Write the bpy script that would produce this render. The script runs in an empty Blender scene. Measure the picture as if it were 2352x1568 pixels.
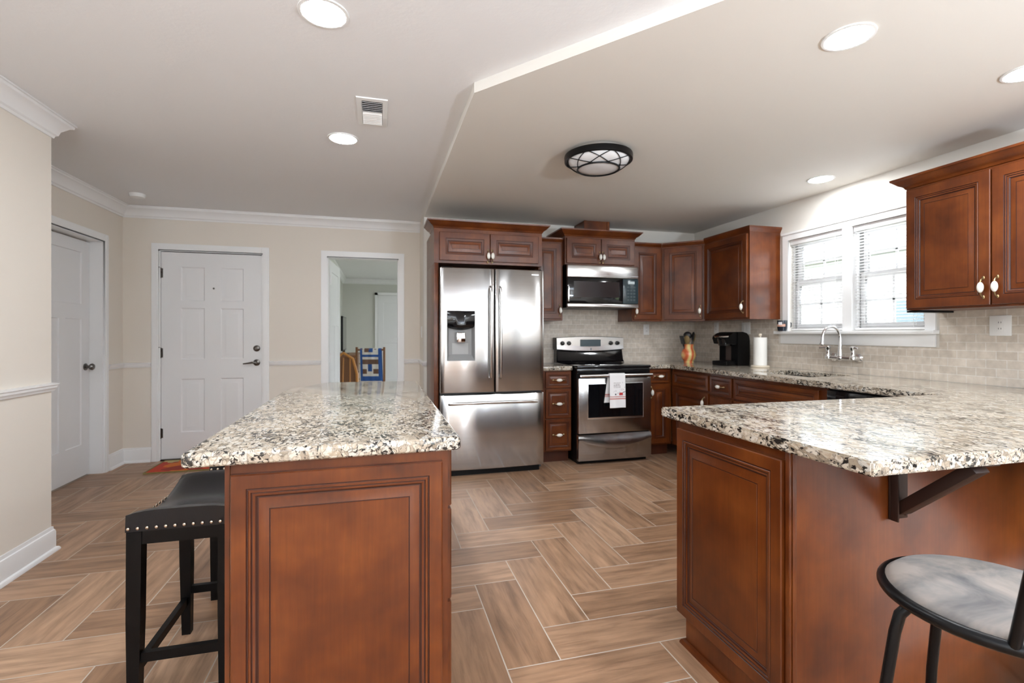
import bpy, bmesh, math, random
from mathutils import Vector, Matrix
random.seed(7)
C = bpy.context.scene.collection
SC = bpy.context.scene
R = math.radians

# ------------------------------------------------------------------ camera, world, exposure
cam_d = bpy.data.cameras.new('camera'); cam = bpy.data.objects.new('camera', cam_d); C.objects.link(cam)
cam.location = (0, 0, 1.22); cam.rotation_euler = (R(90), 0, R(-15.12))
cam_d.sensor_width = 36; cam_d.lens = 1125 / 2352 * 36; cam_d.shift_y = -17.5 / 2352
cam_d.clip_start = .02
cam_d.dof.use_dof = True; cam_d.dof.focus_distance = 1.55; cam_d.dof.aperture_fstop = 4.5
SC.camera = cam
SC.view_settings.view_transform = 'Standard'; SC.view_settings.look = 'None'
SC.view_settings.gamma = 1; SC.view_settings.use_curve_mapping = False
SC.view_settings.exposure = 1.0
WORLD_STRENGTH = 6.5
LAMP = 118.0
w = bpy.data.worlds.new('sky'); SC.world = w; w.use_nodes = True
bg = w.node_tree.nodes['Background']; bg.inputs[0].default_value = (.87, .935, 1.0, 1); bg.inputs[1].default_value = WORLD_STRENGTH
# two unseen fill lights added behind the camera to brighten the ceiling
for fx, fy, fe in ((-.9, -2.0, 95), (2.1, -1.7, 165)):
    fl_d = bpy.data.lights.new('ceiling_fill', 'AREA'); fl_d.shape = 'DISK'; fl_d.size = .5; fl_d.energy = fe; fl_d.color = (.75, .87, 1.0)
    fl_o = bpy.data.objects.new('ceiling_fill', fl_d); C.objects.link(fl_o); fl_o.location = (fx, fy, 1.1); fl_o.rotation_euler = (R(180), 0, 0)
try:
    SC.cycles.max_bounces = 8; SC.cycles.diffuse_bounces = 5; SC.cycles.glossy_bounces = 4
    SC.cycles.transparent_max_bounces = 10; SC.cycles.sample_clamp_indirect = 6
    SC.cycles.caustics_reflective = False; SC.cycles.caustics_refractive = False
    SC.cycles.use_denoising = True
except Exception: pass

# ------------------------------------------------------------------ materials
def new_mat(name):
    m = bpy.data.materials.new(name); m.use_nodes = True
    nt = m.node_tree; b = nt.nodes['Principled BSDF']
    return m, nt, b
def P(name, col, rough=.5, metal=0., spec=.5, coat=0., bump=0., bscale=80.):
    m, nt, b = new_mat(name)
    b.inputs['Base Color'].default_value = (*col, 1); b.inputs['Roughness'].default_value = rough
    b.inputs['Metallic'].default_value = metal; b.inputs['Specular IOR Level'].default_value = spec
    b.inputs['Coat Weight'].default_value = coat; b.inputs['Coat Roughness'].default_value = .15
    tc = nt.nodes.new('ShaderNodeTexCoord'); n = nt.nodes.new('ShaderNodeTexNoise')
    n.inputs['Scale'].default_value = bscale; n.inputs['Detail'].default_value = 3
    nt.links.new(tc.outputs['Object'], n.inputs['Vector'])
    if bump:
        bp = nt.nodes.new('ShaderNodeBump'); bp.inputs['Strength'].default_value = bump; bp.inputs['Distance'].default_value = .002
        nt.links.new(n.outputs['Fac'], bp.inputs['Height']); nt.links.new(bp.outputs['Normal'], b.inputs['Normal'])
    else:
        mr = nt.nodes.new('ShaderNodeMapRange'); mr.inputs['To Min'].default_value = max(0, rough - .03); mr.inputs['To Max'].default_value = min(1, rough + .03)
        nt.links.new(n.outputs['Fac'], mr.inputs['Value']); nt.links.new(mr.outputs[0], b.inputs['Roughness'])
    return m
def N(nt, t, **kw):
    n = nt.nodes.new(t)
    for k, v in kw.items():
        if k in n.inputs.keys(): n.inputs[k].default_value = v
        else: setattr(n, k, v)
    return n
def ramp(nt, fac, stops, interp='LINEAR'):
    r = nt.nodes.new('ShaderNodeValToRGB'); r.color_ramp.interpolation = interp
    e = r.color_ramp.elements
    while len(e) < len(stops): e.new(.5)
    for i, (p, c) in enumerate(stops): e[i].position = p; e[i].color = (*c, 1)
    nt.links.new(fac, r.inputs['Fac']); return r.outputs['Color']
def mix(nt, fac, a, b, mode='MIX'):
    m = nt.nodes.new('ShaderNodeMix'); m.data_type = 'RGBA'; m.blend_type = mode
    for i, v in ((0, fac), (6, a), (7, b)):
        if isinstance(v, (int, float)): m.inputs[i].default_value = v
        elif isinstance(v, tuple): m.inputs[i].default_value = (*v, 1)
        else: nt.links.new(v, m.inputs[i])
    return m.outputs[2]

def wood_mat(name, dark, mid, light, rough=.33, coat=.12):
    m, nt, b = new_mat(name)
    tc = N(nt, 'ShaderNodeTexCoord'); oi = N(nt, 'ShaderNodeObjectInfo')
    add = N(nt, 'ShaderNodeVectorMath', operation='MULTIPLY_ADD'); add.inputs[1].default_value = (1, 1, 1)
    off = N(nt, 'ShaderNodeVectorMath', operation='SCALE'); off.inputs[0].default_value = (7, 5, 9)
    nt.links.new(oi.outputs['Random'], off.inputs['Scale'])
    nt.links.new(tc.outputs['Object'], add.inputs[0]); nt.links.new(off.outputs[0], add.inputs[2])
    n1 = N(nt, 'ShaderNodeTexNoise', Scale=5.5, Detail=3., Roughness=.55); nt.links.new(add.outputs[0], n1.inputs['Vector'])
    mp = N(nt, 'ShaderNodeMapping'); mp.inputs['Scale'].default_value = (60, 60, 3.0); nt.links.new(add.outputs[0], mp.inputs['Vector'])
    n2 = N(nt, 'ShaderNodeTexNoise', Scale=1.6, Detail=4., Roughness=.6); nt.links.new(mp.outputs[0], n2.inputs['Vector'])
    c1 = ramp(nt, n1.outputs['Fac'], [(.28, dark), (.5, mid), (.75, light)])
    c2 = ramp(nt, n2.outputs['Fac'], [(.3, (.80, .78, .76)), (.65, (1.06, 1.05, 1.04))])
    col = mix(nt, .8, c1, c2, 'MULTIPLY')
    nt.links.new(col, b.inputs['Base Color']); b.inputs['Specular IOR Level'].default_value = .45
    b.inputs['Roughness'].default_value = rough; b.inputs['Coat Weight'].default_value = coat; b.inputs['Coat Roughness'].default_value = .22
    return m
WOOD = wood_mat('cherry_wood', (.064, .0134, .0022), (.114, .0262, .0041), (.175, .0460, .0078))
GLAZE = P('dark_glaze', (.035, .007, .003), .4)
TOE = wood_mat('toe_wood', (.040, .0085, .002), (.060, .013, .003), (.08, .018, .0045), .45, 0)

def granite():
    m, nt, b = new_mat('speckled_granite')
    tc = N(nt, 'ShaderNodeTexCoord')
    mp = N(nt, 'ShaderNodeMapping'); mp.inputs['Rotation'].default_value = (.35, .5, .6); mp.inputs['Scale'].default_value = (1, .55, 1)
    nt.links.new(tc.outputs['Object'], mp.inputs['Vector'])
    nw = N(nt, 'ShaderNodeTexNoise', Scale=26., Detail=3.); nt.links.new(mp.outputs[0], nw.inputs['Vector'])
    wa = N(nt, 'ShaderNodeVectorMath', operation='MULTIPLY_ADD'); wa.inputs[1].default_value = (.035, .035, .035)
    nt.links.new(nw.outputs['Color'], wa.inputs[0]); nt.links.new(mp.outputs[0], wa.inputs[2])
    ve = N(nt, 'ShaderNodeTexVoronoi', Scale=64., feature='DISTANCE_TO_EDGE'); nt.links.new(wa.outputs[0], ve.inputs['Vector'])
    vc = N(nt, 'ShaderNodeTexVoronoi', Scale=64.); nt.links.new(wa.outputs[0], vc.inputs['Vector'])
    sep = N(nt, 'ShaderNodeSeparateColor'); nt.links.new(vc.outputs['Color'], sep.inputs[0])
    cell = ramp(nt, sep.outputs[0], [(0., (.25, .205, .155)), (.15, (.40, .335, .26)), (.40, (.54, .475, .385)), (.75, (.62, .56, .475)), (1., (.55, .53, .485))])
    edge = ramp(nt, ve.outputs['Distance'], [(0., (1, 1, 1)), (.045, (.6, .6, .6)), (.13, (0, 0, 0))])
    nb = N(nt, 'ShaderNodeTexNoise', Scale=17., Detail=5., Roughness=.65); nt.links.new(mp.outputs[0], nb.inputs['Vector'])
    em = ramp(nt, nb.outputs['Fac'], [(.40, (.25, .25, .25)), (.58, (1, 1, 1))])
    f1 = mix(nt, 1., edge, em, 'MULTIPLY')
    col = mix(nt, f1, cell, (.15, .12, .09))
    nd = N(nt, 'ShaderNodeTexNoise', Scale=95., Detail=3., Roughness=.62); nt.links.new(wa.outputs[0], nd.inputs['Vector'])
    ndl = N(nt, 'ShaderNodeTexNoise', Scale=11., Detail=3.); nt.links.new(mp.outputs[0], ndl.inputs['Vector'])
    sm = N(nt, 'ShaderNodeMath', operation='MULTIPLY_ADD'); sm.inputs[1].default_value = .45
    nt.links.new(ndl.outputs['Fac'], sm.inputs[0]); nt.links.new(nd.outputs['Fac'], sm.inputs[2])
    dk = ramp(nt, sm.outputs[0], [(.77, (0, 0, 0)), (.825, (1, 1, 1))])
    col = mix(nt, dk, col, (.022, .020, .018))
    br = ramp(nt, sm.outputs[0], [(.575, (.8, .8, .8)), (.63, (0, 0, 0))])
    col = mix(nt, br, col, (.40, .32, .23))
    nt.links.new(col, b.inputs['Base Color'])
    b.inputs['Roughness'].default_value = .09; b.inputs['Specular IOR Level'].default_value = .55
    return m
GRANITE = granite()

def floor_mat():
    m, nt, b = new_mat('wood_look_plank')
    uv = N(nt, 'ShaderNodeUVMap', uv_map='UVMap'); at = N(nt, 'ShaderNodeVertexColor', layer_name='plank')
    sep = N(nt, 'ShaderNodeSeparateColor'); nt.links.new(at.outputs['Color'], sep.inputs[0])
    mp = N(nt, 'ShaderNodeMapping'); mp.inputs['Scale'].default_value = (2.6, 26, 1); nt.links.new(uv.outputs[0], mp.inputs['Vector'])
    n1 = N(nt, 'ShaderNodeTexNoise', Scale=1.2, Detail=6., Roughness=.62, Distortion=.5); nt.links.new(mp.outputs[0], n1.inputs['Vector'])
    mp2 = N(nt, 'ShaderNodeMapping'); mp2.inputs['Scale'].default_value = (1.2, 5, 1); nt.links.new(uv.outputs[0], mp2.inputs['Vector'])
    n2 = N(nt, 'ShaderNodeTexNoise', Scale=3.2, Detail=3.); nt.links.new(mp2.outputs[0], n2.inputs['Vector'])
    wv = N(nt, 'ShaderNodeTexWave', wave_type='BANDS', bands_direction='Y', Scale=1.0, Distortion=7., Detail=3.)
    wv.inputs['Detail Scale'].default_value = .9
    nt.links.new(mp2.outputs[0], wv.inputs['Vector'])
    base = ramp(nt, sep.outputs[0], [(0., (.31, .178, .103)), (.5, (.40, .240, .146)), (1., (.48, .305, .195))])
    g = ramp(nt, n1.outputs['Fac'], [(.28, (.42, .38, .35)), (.48, (.93, .92, .91)), (.70, (1.22, 1.21, 1.20))])
    col = mix(nt, .75, base, g, 'MULTIPLY')
    g2 = ramp(nt, n2.outputs['Fac'], [(.3, (.66, .64, .62)), (.55, (1.05, 1.05, 1.05))])
    col = mix(nt, .7, col, g2, 'MULTIPLY')
    g3 = ramp(nt, wv.outputs['Fac'], [(0., (.86, .85, .84)), (.35, (1, 1, 1))])
    col = mix(nt, .7, col, g3, 'MULTIPLY')
    nt.links.new(col, b.inputs['Base Color'])
    b.inputs['Roughness'].default_value = .38; b.inputs['Specular IOR Level'].default_value = .45
    bp = N(nt, 'ShaderNodeBump', Strength=.12, Distance=.002); nt.links.new(n1.outputs['Fac'], bp.inputs['Height']); nt.links.new(bp.outputs['Normal'], b.inputs['Normal'])
    return m
PLANK = floor_mat(); GROUT = P('floor_grout', (.55, .48, .41), .8)

def tile_mat(name, axis):
    m, nt, b = new_mat(name)
    tc = N(nt, 'ShaderNodeTexCoord'); s = N(nt, 'ShaderNodeSeparateXYZ'); c = N(nt, 'ShaderNodeCombineXYZ')
    nt.links.new(tc.outputs['Object'], s.inputs[0]); nt.links.new(s.outputs[axis], c.inputs[0]); nt.links.new(s.outputs['Z'], c.inputs[1])
    bk = N(nt, 'ShaderNodeTexBrick', offset=.5, squash=1.)
    bk.inputs['Scale'].default_value = 1; bk.inputs['Mortar Size'].default_value = .0022; bk.inputs['Mortar Smooth'].default_value = .3
    bk.inputs['Brick Width'].default_value = .1016; bk.inputs['Row Height'].default_value = .0508; bk.inputs['Bias'].default_value = -.1
    bk.inputs['Color1'].default_value = (.66, .59, .51, 1); bk.inputs['Color2'].default_value = (.54, .475, .40, 1); bk.inputs['Mortar'].default_value = (.74, .705, .655, 1)
    nt.links.new(c.outputs[0], bk.inputs['Vector'])
    n = N(nt, 'ShaderNodeTexNoise', Scale=30., Detail=4.); nt.links.new(tc.outputs['Object'], n.inputs['Vector'])
    g = ramp(nt, n.outputs['Fac'], [(.3, (.85, .84, .83)), (.7, (1.1, 1.1, 1.1))])
    col = mix(nt, .8, bk.outputs['Color'], g, 'MULTIPLY'); nt.links.new(col, b.inputs['Base Color'])
    b.inputs['Roughness'].default_value = .30
    bp = N(nt, 'ShaderNodeBump', Strength=.35, Distance=.002, invert=True); nt.links.new(bk.outputs['Fac'], bp.inputs['Height']); nt.links.new(bp.outputs['Normal'], b.inputs['Normal'])
    return m
TILE_X = tile_mat('stone_tile_back', 'X'); TILE_Y = tile_mat('stone_tile_side', 'Y')

def steel(name, col=(.62, .62, .63), rough=.22, an=.9, wob=.0):
    m, nt, b = new_mat(name)
    b.inputs['Metallic'].default_value = 1; b.inputs['Roughness'].default_value = rough
    tc = N(nt, 'ShaderNodeTexCoord'); mp = N(nt, 'ShaderNodeMapping'); mp.inputs['Scale'].default_value = (1.5, 1.5, 500)
    nt.links.new(tc.outputs['Object'], mp.inputs['Vector'])
    n = N(nt, 'ShaderNodeTexNoise', Scale=1., Detail=3.); nt.links.new(mp.outputs[0], n.inputs['Vector'])
    c = ramp(nt, n.outputs['Fac'], [(.3, tuple(x * .93 for x in col)), (.7, tuple(min(1, x * 1.05) for x in col))])
    nt.links.new(c, b.inputs['Base Color'])
    if an:
        b.inputs['Anisotropic'].default_value = an
        b.inputs['Anisotropic Rotation'].default_value = .25
        tg = N(nt, 'ShaderNodeTangent', direction_type='RADIAL', axis='Z'); nt.links.new(tg.outputs[0], b.inputs['Tangent'])
    if wob:
        n2 = N(nt, 'ShaderNodeTexNoise', Scale=3.2, Detail=1.); nt.links.new(tc.outputs['Object'], n2.inputs['Vector'])
        bp = N(nt, 'ShaderNodeBump', Strength=wob, Distance=.03); nt.links.new(n2.outputs['Fac'], bp.inputs['Height']); nt.links.new(bp.outputs['Normal'], b.inputs['Normal'])
    return m
STEEL = steel('brushed_steel', (.50, .49, .485), .15, .95, wob=.10); STEEL_P = steel('satin_steel', (.72, .72, .72), .2, 0)
CHROME = P('chrome', (.85, .86, .88), .07, 1.); DKMETAL = P('aged_bronze', (.024, .011, .008), .5, 0, .3)
NICKEL = P('dark_nickel', (.16, .15, .14), .28, 1.)
BRASS = P('aged_brass', (.40, .30, .16), .32, 1.); PORC = P('white_porcelain', (.80, .78, .72), .12, coat=.5)
BLACK = P('gloss_black', (.006, .006, .007), .07); BLACKM = P('matte_black', (.004, .004, .0045), .32, spec=.2)
BLKGLASS = P('black_glass', (.004, .004, .005), .04); GREYGLASS = P('smoked_window', (.028, .025, .026), .10)
DISP = P('display_panel', (.10, .13, .15), .12); DISPG = P('dispenser_grey', (.26, .26, .26), .4)
WALL = P('cream_wall_paint', (.760, .700, .625), .75, bump=.10, bscale=220)
WALLK = P('kitchen_wall_paint', (.735, .705, .655), .75, bump=.10, bscale=220)
CEIL = P('ceiling_paint', (.80, .80, .805), .85, bump=.35, bscale=60)
TRIM = P('white_trim_paint', (.84, .84, .84), .32); DOORW = P('white_door_paint', (.78, .78, .785), .4)
PLATE = P('white_plastic', (.80, .80, .79), .35); SLOT = P('dark_slot', (.05, .05, .05), .5)
BLIND = P('white_blind', (.86, .86, .86), .45); VENTD = P('vent_shadow', (.07, .07, .07), .7)
ROOMW = P('grey_green_paint', (.64, .64, .59), .8, bump=.1, bscale=200)
LEATHER = P('black_leather', (.004, .004, .0055), .28, spec=.35, bump=.12, bscale=260); NAIL = P('antique_nail', (.48, .40, .32), .3, 1.)
BLKWOOD = P('black_stained_wood', (.0035, .003, .003), .36, spec=.16)
PAPER = P('white_paper', (.84, .83, .80), .9, bump=.3, bscale=90); RUBBER = P('black_rubber', (.02, .02, .02), .7)
SINKM = P('dark_composite', (.045, .043, .036), .45)
DRESS = P('brown_wood', (.20, .085, .032), .4); ORANGEW = P('honey_oak', (.50, .22, .05), .35)
UTB = P('black_nylon', (.012, .012, .013), .4); UTW = P('olive_wood', (.22, .15, .06), .5)
SIDING = P('white_siding', (.46, .46, .46), .7); GRASS = P('lawn_green', (.16, .22, .08), .9, bump=.5, bscale=20); SHING = P('grey_shingle', (.25, .25, .26), .9)
TREEG = P('leaf_green', (.12, .2, .07), .9)
OPAL = P('opal_glass', (.70, .70, .71), .25)

def emit(name, col, s):
    m, nt, b = new_mat(name); b.inputs['Base Color'].default_value = (*col, 1)
    b.inputs['Emission Color'].default_value = (*col, 1); b.inputs['Emission Strength'].default_value = s
    return m
LED = emit('led_diffuser', (.93, .968, 1.0), LAMP)
def glass():
    m, nt, b = new_mat('window_glass'); out = nt.nodes['Material Output']; nt.nodes.remove(b)
    t = N(nt, 'ShaderNodeBsdfTransparent'); g = N(nt, 'ShaderNodeBsdfGlossy', Roughness=.02); f = N(nt, 'ShaderNodeFresnel', IOR=1.35); mx = N(nt, 'ShaderNodeMixShader')
    nt.links.new(f.outputs[0], mx.inputs[0]); nt.links.new(t.outputs[0], mx.inputs[1]); nt.links.new(g.outputs[0], mx.inputs[2]); nt.links.new(mx.outputs[0], out.inputs[0])
    return m
GLASS = glass()
def cushion_mat():
    m, nt, b = new_mat('grey_velvet'); tc = N(nt, 'ShaderNodeTexCoord')
    n = N(nt, 'ShaderNodeTexNoise', Scale=6., Detail=5., Roughness=.6, Distortion=.6); nt.links.new(tc.outputs['Object'], n.inputs['Vector'])
    c = ramp(nt, n.outputs['Fac'], [(.32, (.075, .072, .076)), (.46, (.175, .160, .150)), (.60, (.285, .240, .212))]); nt.links.new(c, b.inputs['Base Color'])
    b.inputs['Roughness'].default_value = .75; b.inputs['Sheen Weight'].default_value = .12; b.inputs['Specular IOR Level'].default_value = .2
    return m
VELVET = cushion_mat()
def rug_mat():
    m, nt, b = new_mat('autumn_leaf_rug'); tc = N(nt, 'ShaderNodeTexCoord')
    n = N(nt, 'ShaderNodeTexNoise', Scale=9., Detail=2.); nt.links.new(tc.outputs['Object'], n.inputs['Vector'])
    mx = N(nt, 'ShaderNodeVectorMath', operation='MULTIPLY_ADD'); mx.inputs[1].default_value = (.12, .12, 0); nt.links.new(n.outputs['Color'], mx.inputs[0]); nt.links.new(tc.outputs['Object'], mx.inputs[2])
    v = N(nt, 'ShaderNodeTexVoronoi', Scale=6.5); nt.links.new(mx.outputs[0], v.inputs['Vector'])
    s = N(nt, 'ShaderNodeSeparateColor'); nt.links.new(v.outputs['Color'], s.inputs[0])
    c = ramp(nt, s.outputs[0], [(0., (.62, .15, .015)), (.3, (.50, .05, .02)), (.5, (.60, .42, .10)), (.7, (.55, .45, .20)), (.85, (.28, .035, .02))], 'CONSTANT')
    nt.links.new(c, b.inputs['Base Color']); b.inputs['Roughness'].default_value = .95; return m
RUG = rug_mat(); RUGB = P('olive_binding', (.20, .16, .05), .9)
def vase_mat():
    m, nt, b = new_mat('painted_vase'); tc = N(nt, 'ShaderNodeTexCoord')
    w_ = N(nt, 'ShaderNodeTexWave', wave_type='BANDS', bands_direction='X', Scale=5.5, Distortion=2.); nt.links.new(tc.outputs['Object'], w_.inputs['Vector'])
    c = ramp(nt, w_.outputs['Fac'], [(.1, (.62, .13, .05)), (.4, (.72, .30, .12)), (.7, (.70, .45, .20)), (.95, (.72, .58, .22))]); nt.links.new(c, b.inputs['Base Color'])
    b.inputs['Roughness'].default_value = .25; return m
VASE = vase_mat()
T_RED = P('red_print', (.45, .03, .03), .9); T_GREY = P('grey_print', (.40, .36, .36), .9); T_STR = P('rose_stripe', (.50, .22, .20), .9); TOWEL = P('white_cotton', (.80, .79, .80), .95, bump=.4, bscale=300)
T_BLK = P('black_print', (.04, .04, .06), .9)
Q_BLUE = P('blue_quilt', (.03, .10, .34), .9); Q_WHT = P('white_quilt', (.72, .70, .66), .9); Q_BRN = P('brown_quilt', (.17, .10, .07), .9)
MUGB = P('mug_black', (.015, .02, .03), .15); MUGP = P('mug_print', (.55, .30, .22), .3); MUGW = P('mug_white_print', (.7, .7, .72), .3)

# ------------------------------------------------------------------ mesh helper
class MB:
    def __init__(s): s.bm = bmesh.new(); s.col = None
    def f(s, vs, mi=0):
        try:
            fc = s.bm.faces.new(vs); fc.material_index = mi; return fc
        except ValueError: return None
    def v(s, *p): return s.bm.verts.new(p)
    def box(s, x0, x1, y0, y1, z0, z1, mi=0, bev=0, seg=2, M=None):
        x0, x1 = min(x0, x1), max(x0, x1); y0, y1 = min(y0, y1), max(y0, y1); z0, z1 = min(z0, z1), max(z0, z1)
        c = [s.v(x, y, z) for x in (x0, x1) for y in (y0, y1) for z in (z0, z1)]
        fs = [s.f([c[i] for i in q], mi) for q in ((0, 1, 3, 2), (4, 6, 7, 5), (0, 4, 5, 1), (2, 3, 7, 6), (0, 2, 6, 4), (1, 5, 7, 3))]
        if M is not None: bmesh.ops.transform(s.bm, matrix=M, verts=c)
        if bev:
            es = set(e for fc in fs for e in fc.edges)
            r = bmesh.ops.bevel(s.bm, geom=list(es), offset=bev, segments=seg, affect='EDGES', profile=.5)
            for fc in r['faces']: fc.material_index = mi
        return s
    def ring(s, loops, mi=0, closed=True, cap0=False, cap1=False, mis=None):
        vl = [[s.v(*p) for p in lp] for lp in loops]
        for i in range(len(vl) - 1):
            a, b = vl[i], vl[i + 1]; n = len(a)
            for j in range(n if closed else n - 1):
                k = (j + 1) % n; s.f([a[j], a[k], b[k], b[j]], mis[i] if mis else mi)
        if cap0: s.f(vl[0][::-1], mis[0] if mis else mi)
        if cap1: s.f(vl[-1], mis[-1] if mis else mi)
        return s
    def cyl(s, p0, p1, r0, r1=None, seg=20, mi=0, cap=True):
        r1 = r0 if r1 is None else r1
        p0, p1 = Vector(p0), Vector(p1); d = (p1 - p0).normalized()
        a = d.orthogonal().normalized(); b = d.cross(a)
        lp = [[p + (a * math.cos(t) + b * math.sin(t)) * r for t in [2 * math.pi * i / seg for i in range(seg)]] for p, r in ((p0, r0), (p1, r1))]
        return s.ring(lp, mi, cap0=cap, cap1=cap)
    def tube(s, pts, r, seg=12, mi=0, cap=True, closed=False):
        pts = [Vector(p) for p in pts]; n = len(pts); rs = r if isinstance(r, (list, tuple)) else [r] * n
        T = []
        for i in range(n):
            if closed: t = pts[(i + 1) % n] - pts[i - 1]
            else: t = pts[min(i + 1, n - 1)] - pts[max(i - 1, 0)]
            T.append(t.normalized())
        a = T[0].orthogonal().normalized(); lp = []
        for i in range(n):
            a = (a - T[i] * a.dot(T[i])).normalized(); b = T[i].cross(a)
            lp.append([pts[i] + (a * math.cos(t) + b * math.sin(t)) * rs[i] for t in [2 * math.pi * k / seg for k in range(seg)]])
        if closed: lp.append(lp[0])
        if closed:
            vl = [[s.v(*p) for p in l] for l in lp[:-1]]
            for i in range(n):
                A, B = vl[i], vl[(i + 1) % n]
                for j in range(seg): s.f([A[j], A[(j + 1) % seg], B[(j + 1) % seg], B[j]], mi)
            return s
        return s.ring(lp, mi, cap0=cap, cap1=cap)
    def lathe(s, prof, c=(0, 0, 0), seg=32, mi=0, M=None, mis=None, cap=True):
        lp = [[(c[0] + r * math.cos(t), c[1] + r * math.sin(t), c[2] + z) for t in [2 * math.pi * k / seg for k in range(seg)]] for r, z in prof]
        if M is not None: lp = [[M @ Vector(p) for p in l] for l in lp]
        return s.ring(lp, mi, cap0=cap and prof[0][0] > 1e-5, cap1=cap and prof[-1][0] > 1e-5, mis=mis)
    def prism(s, poly, z0, z1, mi=0, M=None):
        lp = [[(x, y, z) for x, y in poly] for z in (z0, z1)]
        if M is not None: lp = [[M @ Vector(p) for p in l] for l in lp]
        return s.ring(lp, mi, cap0=True, cap1=True)
    def ell(s, c, rx, ry, rz, mi=0, u=16, v=10):
        r = bmesh.ops.create_uvsphere(s.bm, u_segments=u, v_segments=v, radius=1, matrix=Matrix.Translation(c) @ Matrix.Diagonal((rx, ry, rz, 1)))
        for vv in r['verts']:
            for fc in vv.link_faces: fc.material_index = mi
        return s
    def build(s, name, mats, parent=None, ang=32, flat=False, loc=None):
        bmesh.ops.remove_doubles(s.bm, verts=s.bm.verts, dist=1e-5)
        bmesh.ops.recalc_face_normals(s.bm, faces=s.bm.faces)
        lim = R(ang)
        for fc in s.bm.faces: fc.smooth = not flat
        for e in s.bm.edges:
            if len(e.link_faces) == 2: e.smooth = e.calc_face_angle(0) < lim
        me = bpy.data.meshes.new(name); s.bm.to_mesh(me); s.bm.free()
        for m in (mats if isinstance(mats, (list, tuple)) else [mats]): me.materials.append(m)
        o = bpy.data.objects.new(name, me); C.objects.link(o)
        if parent is not None: o.parent = parent
        if loc is not None: o.location = loc
        return o

def empty(name, label, cat, loc=(0, 0, 0), rz=0, group=None):
    o = bpy.data.objects.new(name, None); o.empty_display_size = .1; C.objects.link(o)
    o.location = loc; o.rotation_euler = (0, 0, rz); o['label'] = label; o['category'] = cat
    if group: o['group'] = group
    return o
def tag(o, label, cat, group=None):
    o['label'] = label; o['category'] = cat
    if group: o['group'] = group
    return o
def struct(o, label=None, cat=None):
    o['kind'] = 'structure'
    if label: o['label'] = label
    if cat: o['category'] = cat
    return o
def copy_tree(o, parent=None):
    c = o.copy(); C.objects.link(c)
    if parent is not None: c.parent = parent
    for ch in [x for x in bpy.data.objects if x.parent == o]: copy_tree(ch, c)
    return c

# ------------------------------------------------------------------ room constants
XR, YK, XRET, YD, XF, XN, YN = 3.50, 4.90, .424, 5.42, -2.34, -1.78, 3.33
YB = -3.5                      # wall behind the photographer
ZU, ZK = 2.425, 2.375          # upper and dropped ceiling
TH = .12

def wall_panel(mb, axis, at, thick, a0, a1, z0, z1, holes, mi=0):
    """wall along axis ('x' runs in x at y=at..at+thick, 'y' runs in y at x=at..at+thick) with rectangular holes (a0,a1,z0,z1)"""
    A = sorted(set([a0, a1] + [h[i] for h in holes for i in (0, 1)])); Z = sorted(set([z0, z1] + [h[i] for h in holes for i in (2, 3)]))
    nA, nZ = len(A) - 1, len(Z) - 1
    def solid(i, j):
        if i < 0 or j < 0 or i >= nA or j >= nZ: return False
        ca, cz = (A[i] + A[i + 1]) / 2, (Z[j] + Z[j + 1]) / 2
        return not any(h[0] < ca < h[1] and h[2] < cz < h[3] for h in holes)
    def pt(a, d, z): return (a, d, z) if axis == 'x' else (d, a, z)
    d0, d1 = at, at + thick
    for i in range(nA):
        for j in range(nZ):
            if not solid(i, j): continue
            a, b, z, y = A[i], A[i + 1], Z[j], Z[j + 1]
            for d in (d0, d1): mb.f([mb.v(*pt(a, d, z)), mb.v(*pt(b, d, z)), mb.v(*pt(b, d, y)), mb.v(*pt(a, d, y))], mi)
            for (di, dj, q) in ((-1, 0, ((a, z), (a, y))), (1, 0, ((b, z), (b, y))), (0, -1, ((a, z), (b, z))), (0, 1, ((a, y), (b, y)))):
                if not solid(i + di, j + dj):
                    (p, s), (t, u) = q
                    mb.f([mb.v(*pt(p, d0, s)), mb.v(*pt(t, d0, u)), mb.v(*pt(t, d1, u)), mb.v(*pt(p, d1, s))], mi)
    return mb

def mould(mb, path, prof, mi=0):
    """sweep profile [(out,z)] along plan path; room side is on the right of travel"""
    P2 = [Vector(p) for p in path]; n = len(P2); ms = []
    for i in range(n):
        ns = []
        if i > 0: d = (P2[i] - P2[i - 1]).normalized(); ns.append(Vector((d.y, -d.x)))
        if i < n - 1: d = (P2[i + 1] - P2[i]).normalized(); ns.append(Vector((d.y, -d.x)))
        ms.append(ns[0] if len(ns) == 1 else (ns[0] + ns[1]) / (1 + ns[0].dot(ns[1])))
    lp = [[(P2[i].x + ms[i].x * o, P2[i].y + ms[i].y * o, z) for o, z in prof] for i in range(n)]
    mb.ring(lp, mi, cap0=True, cap1=True); return mb

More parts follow.
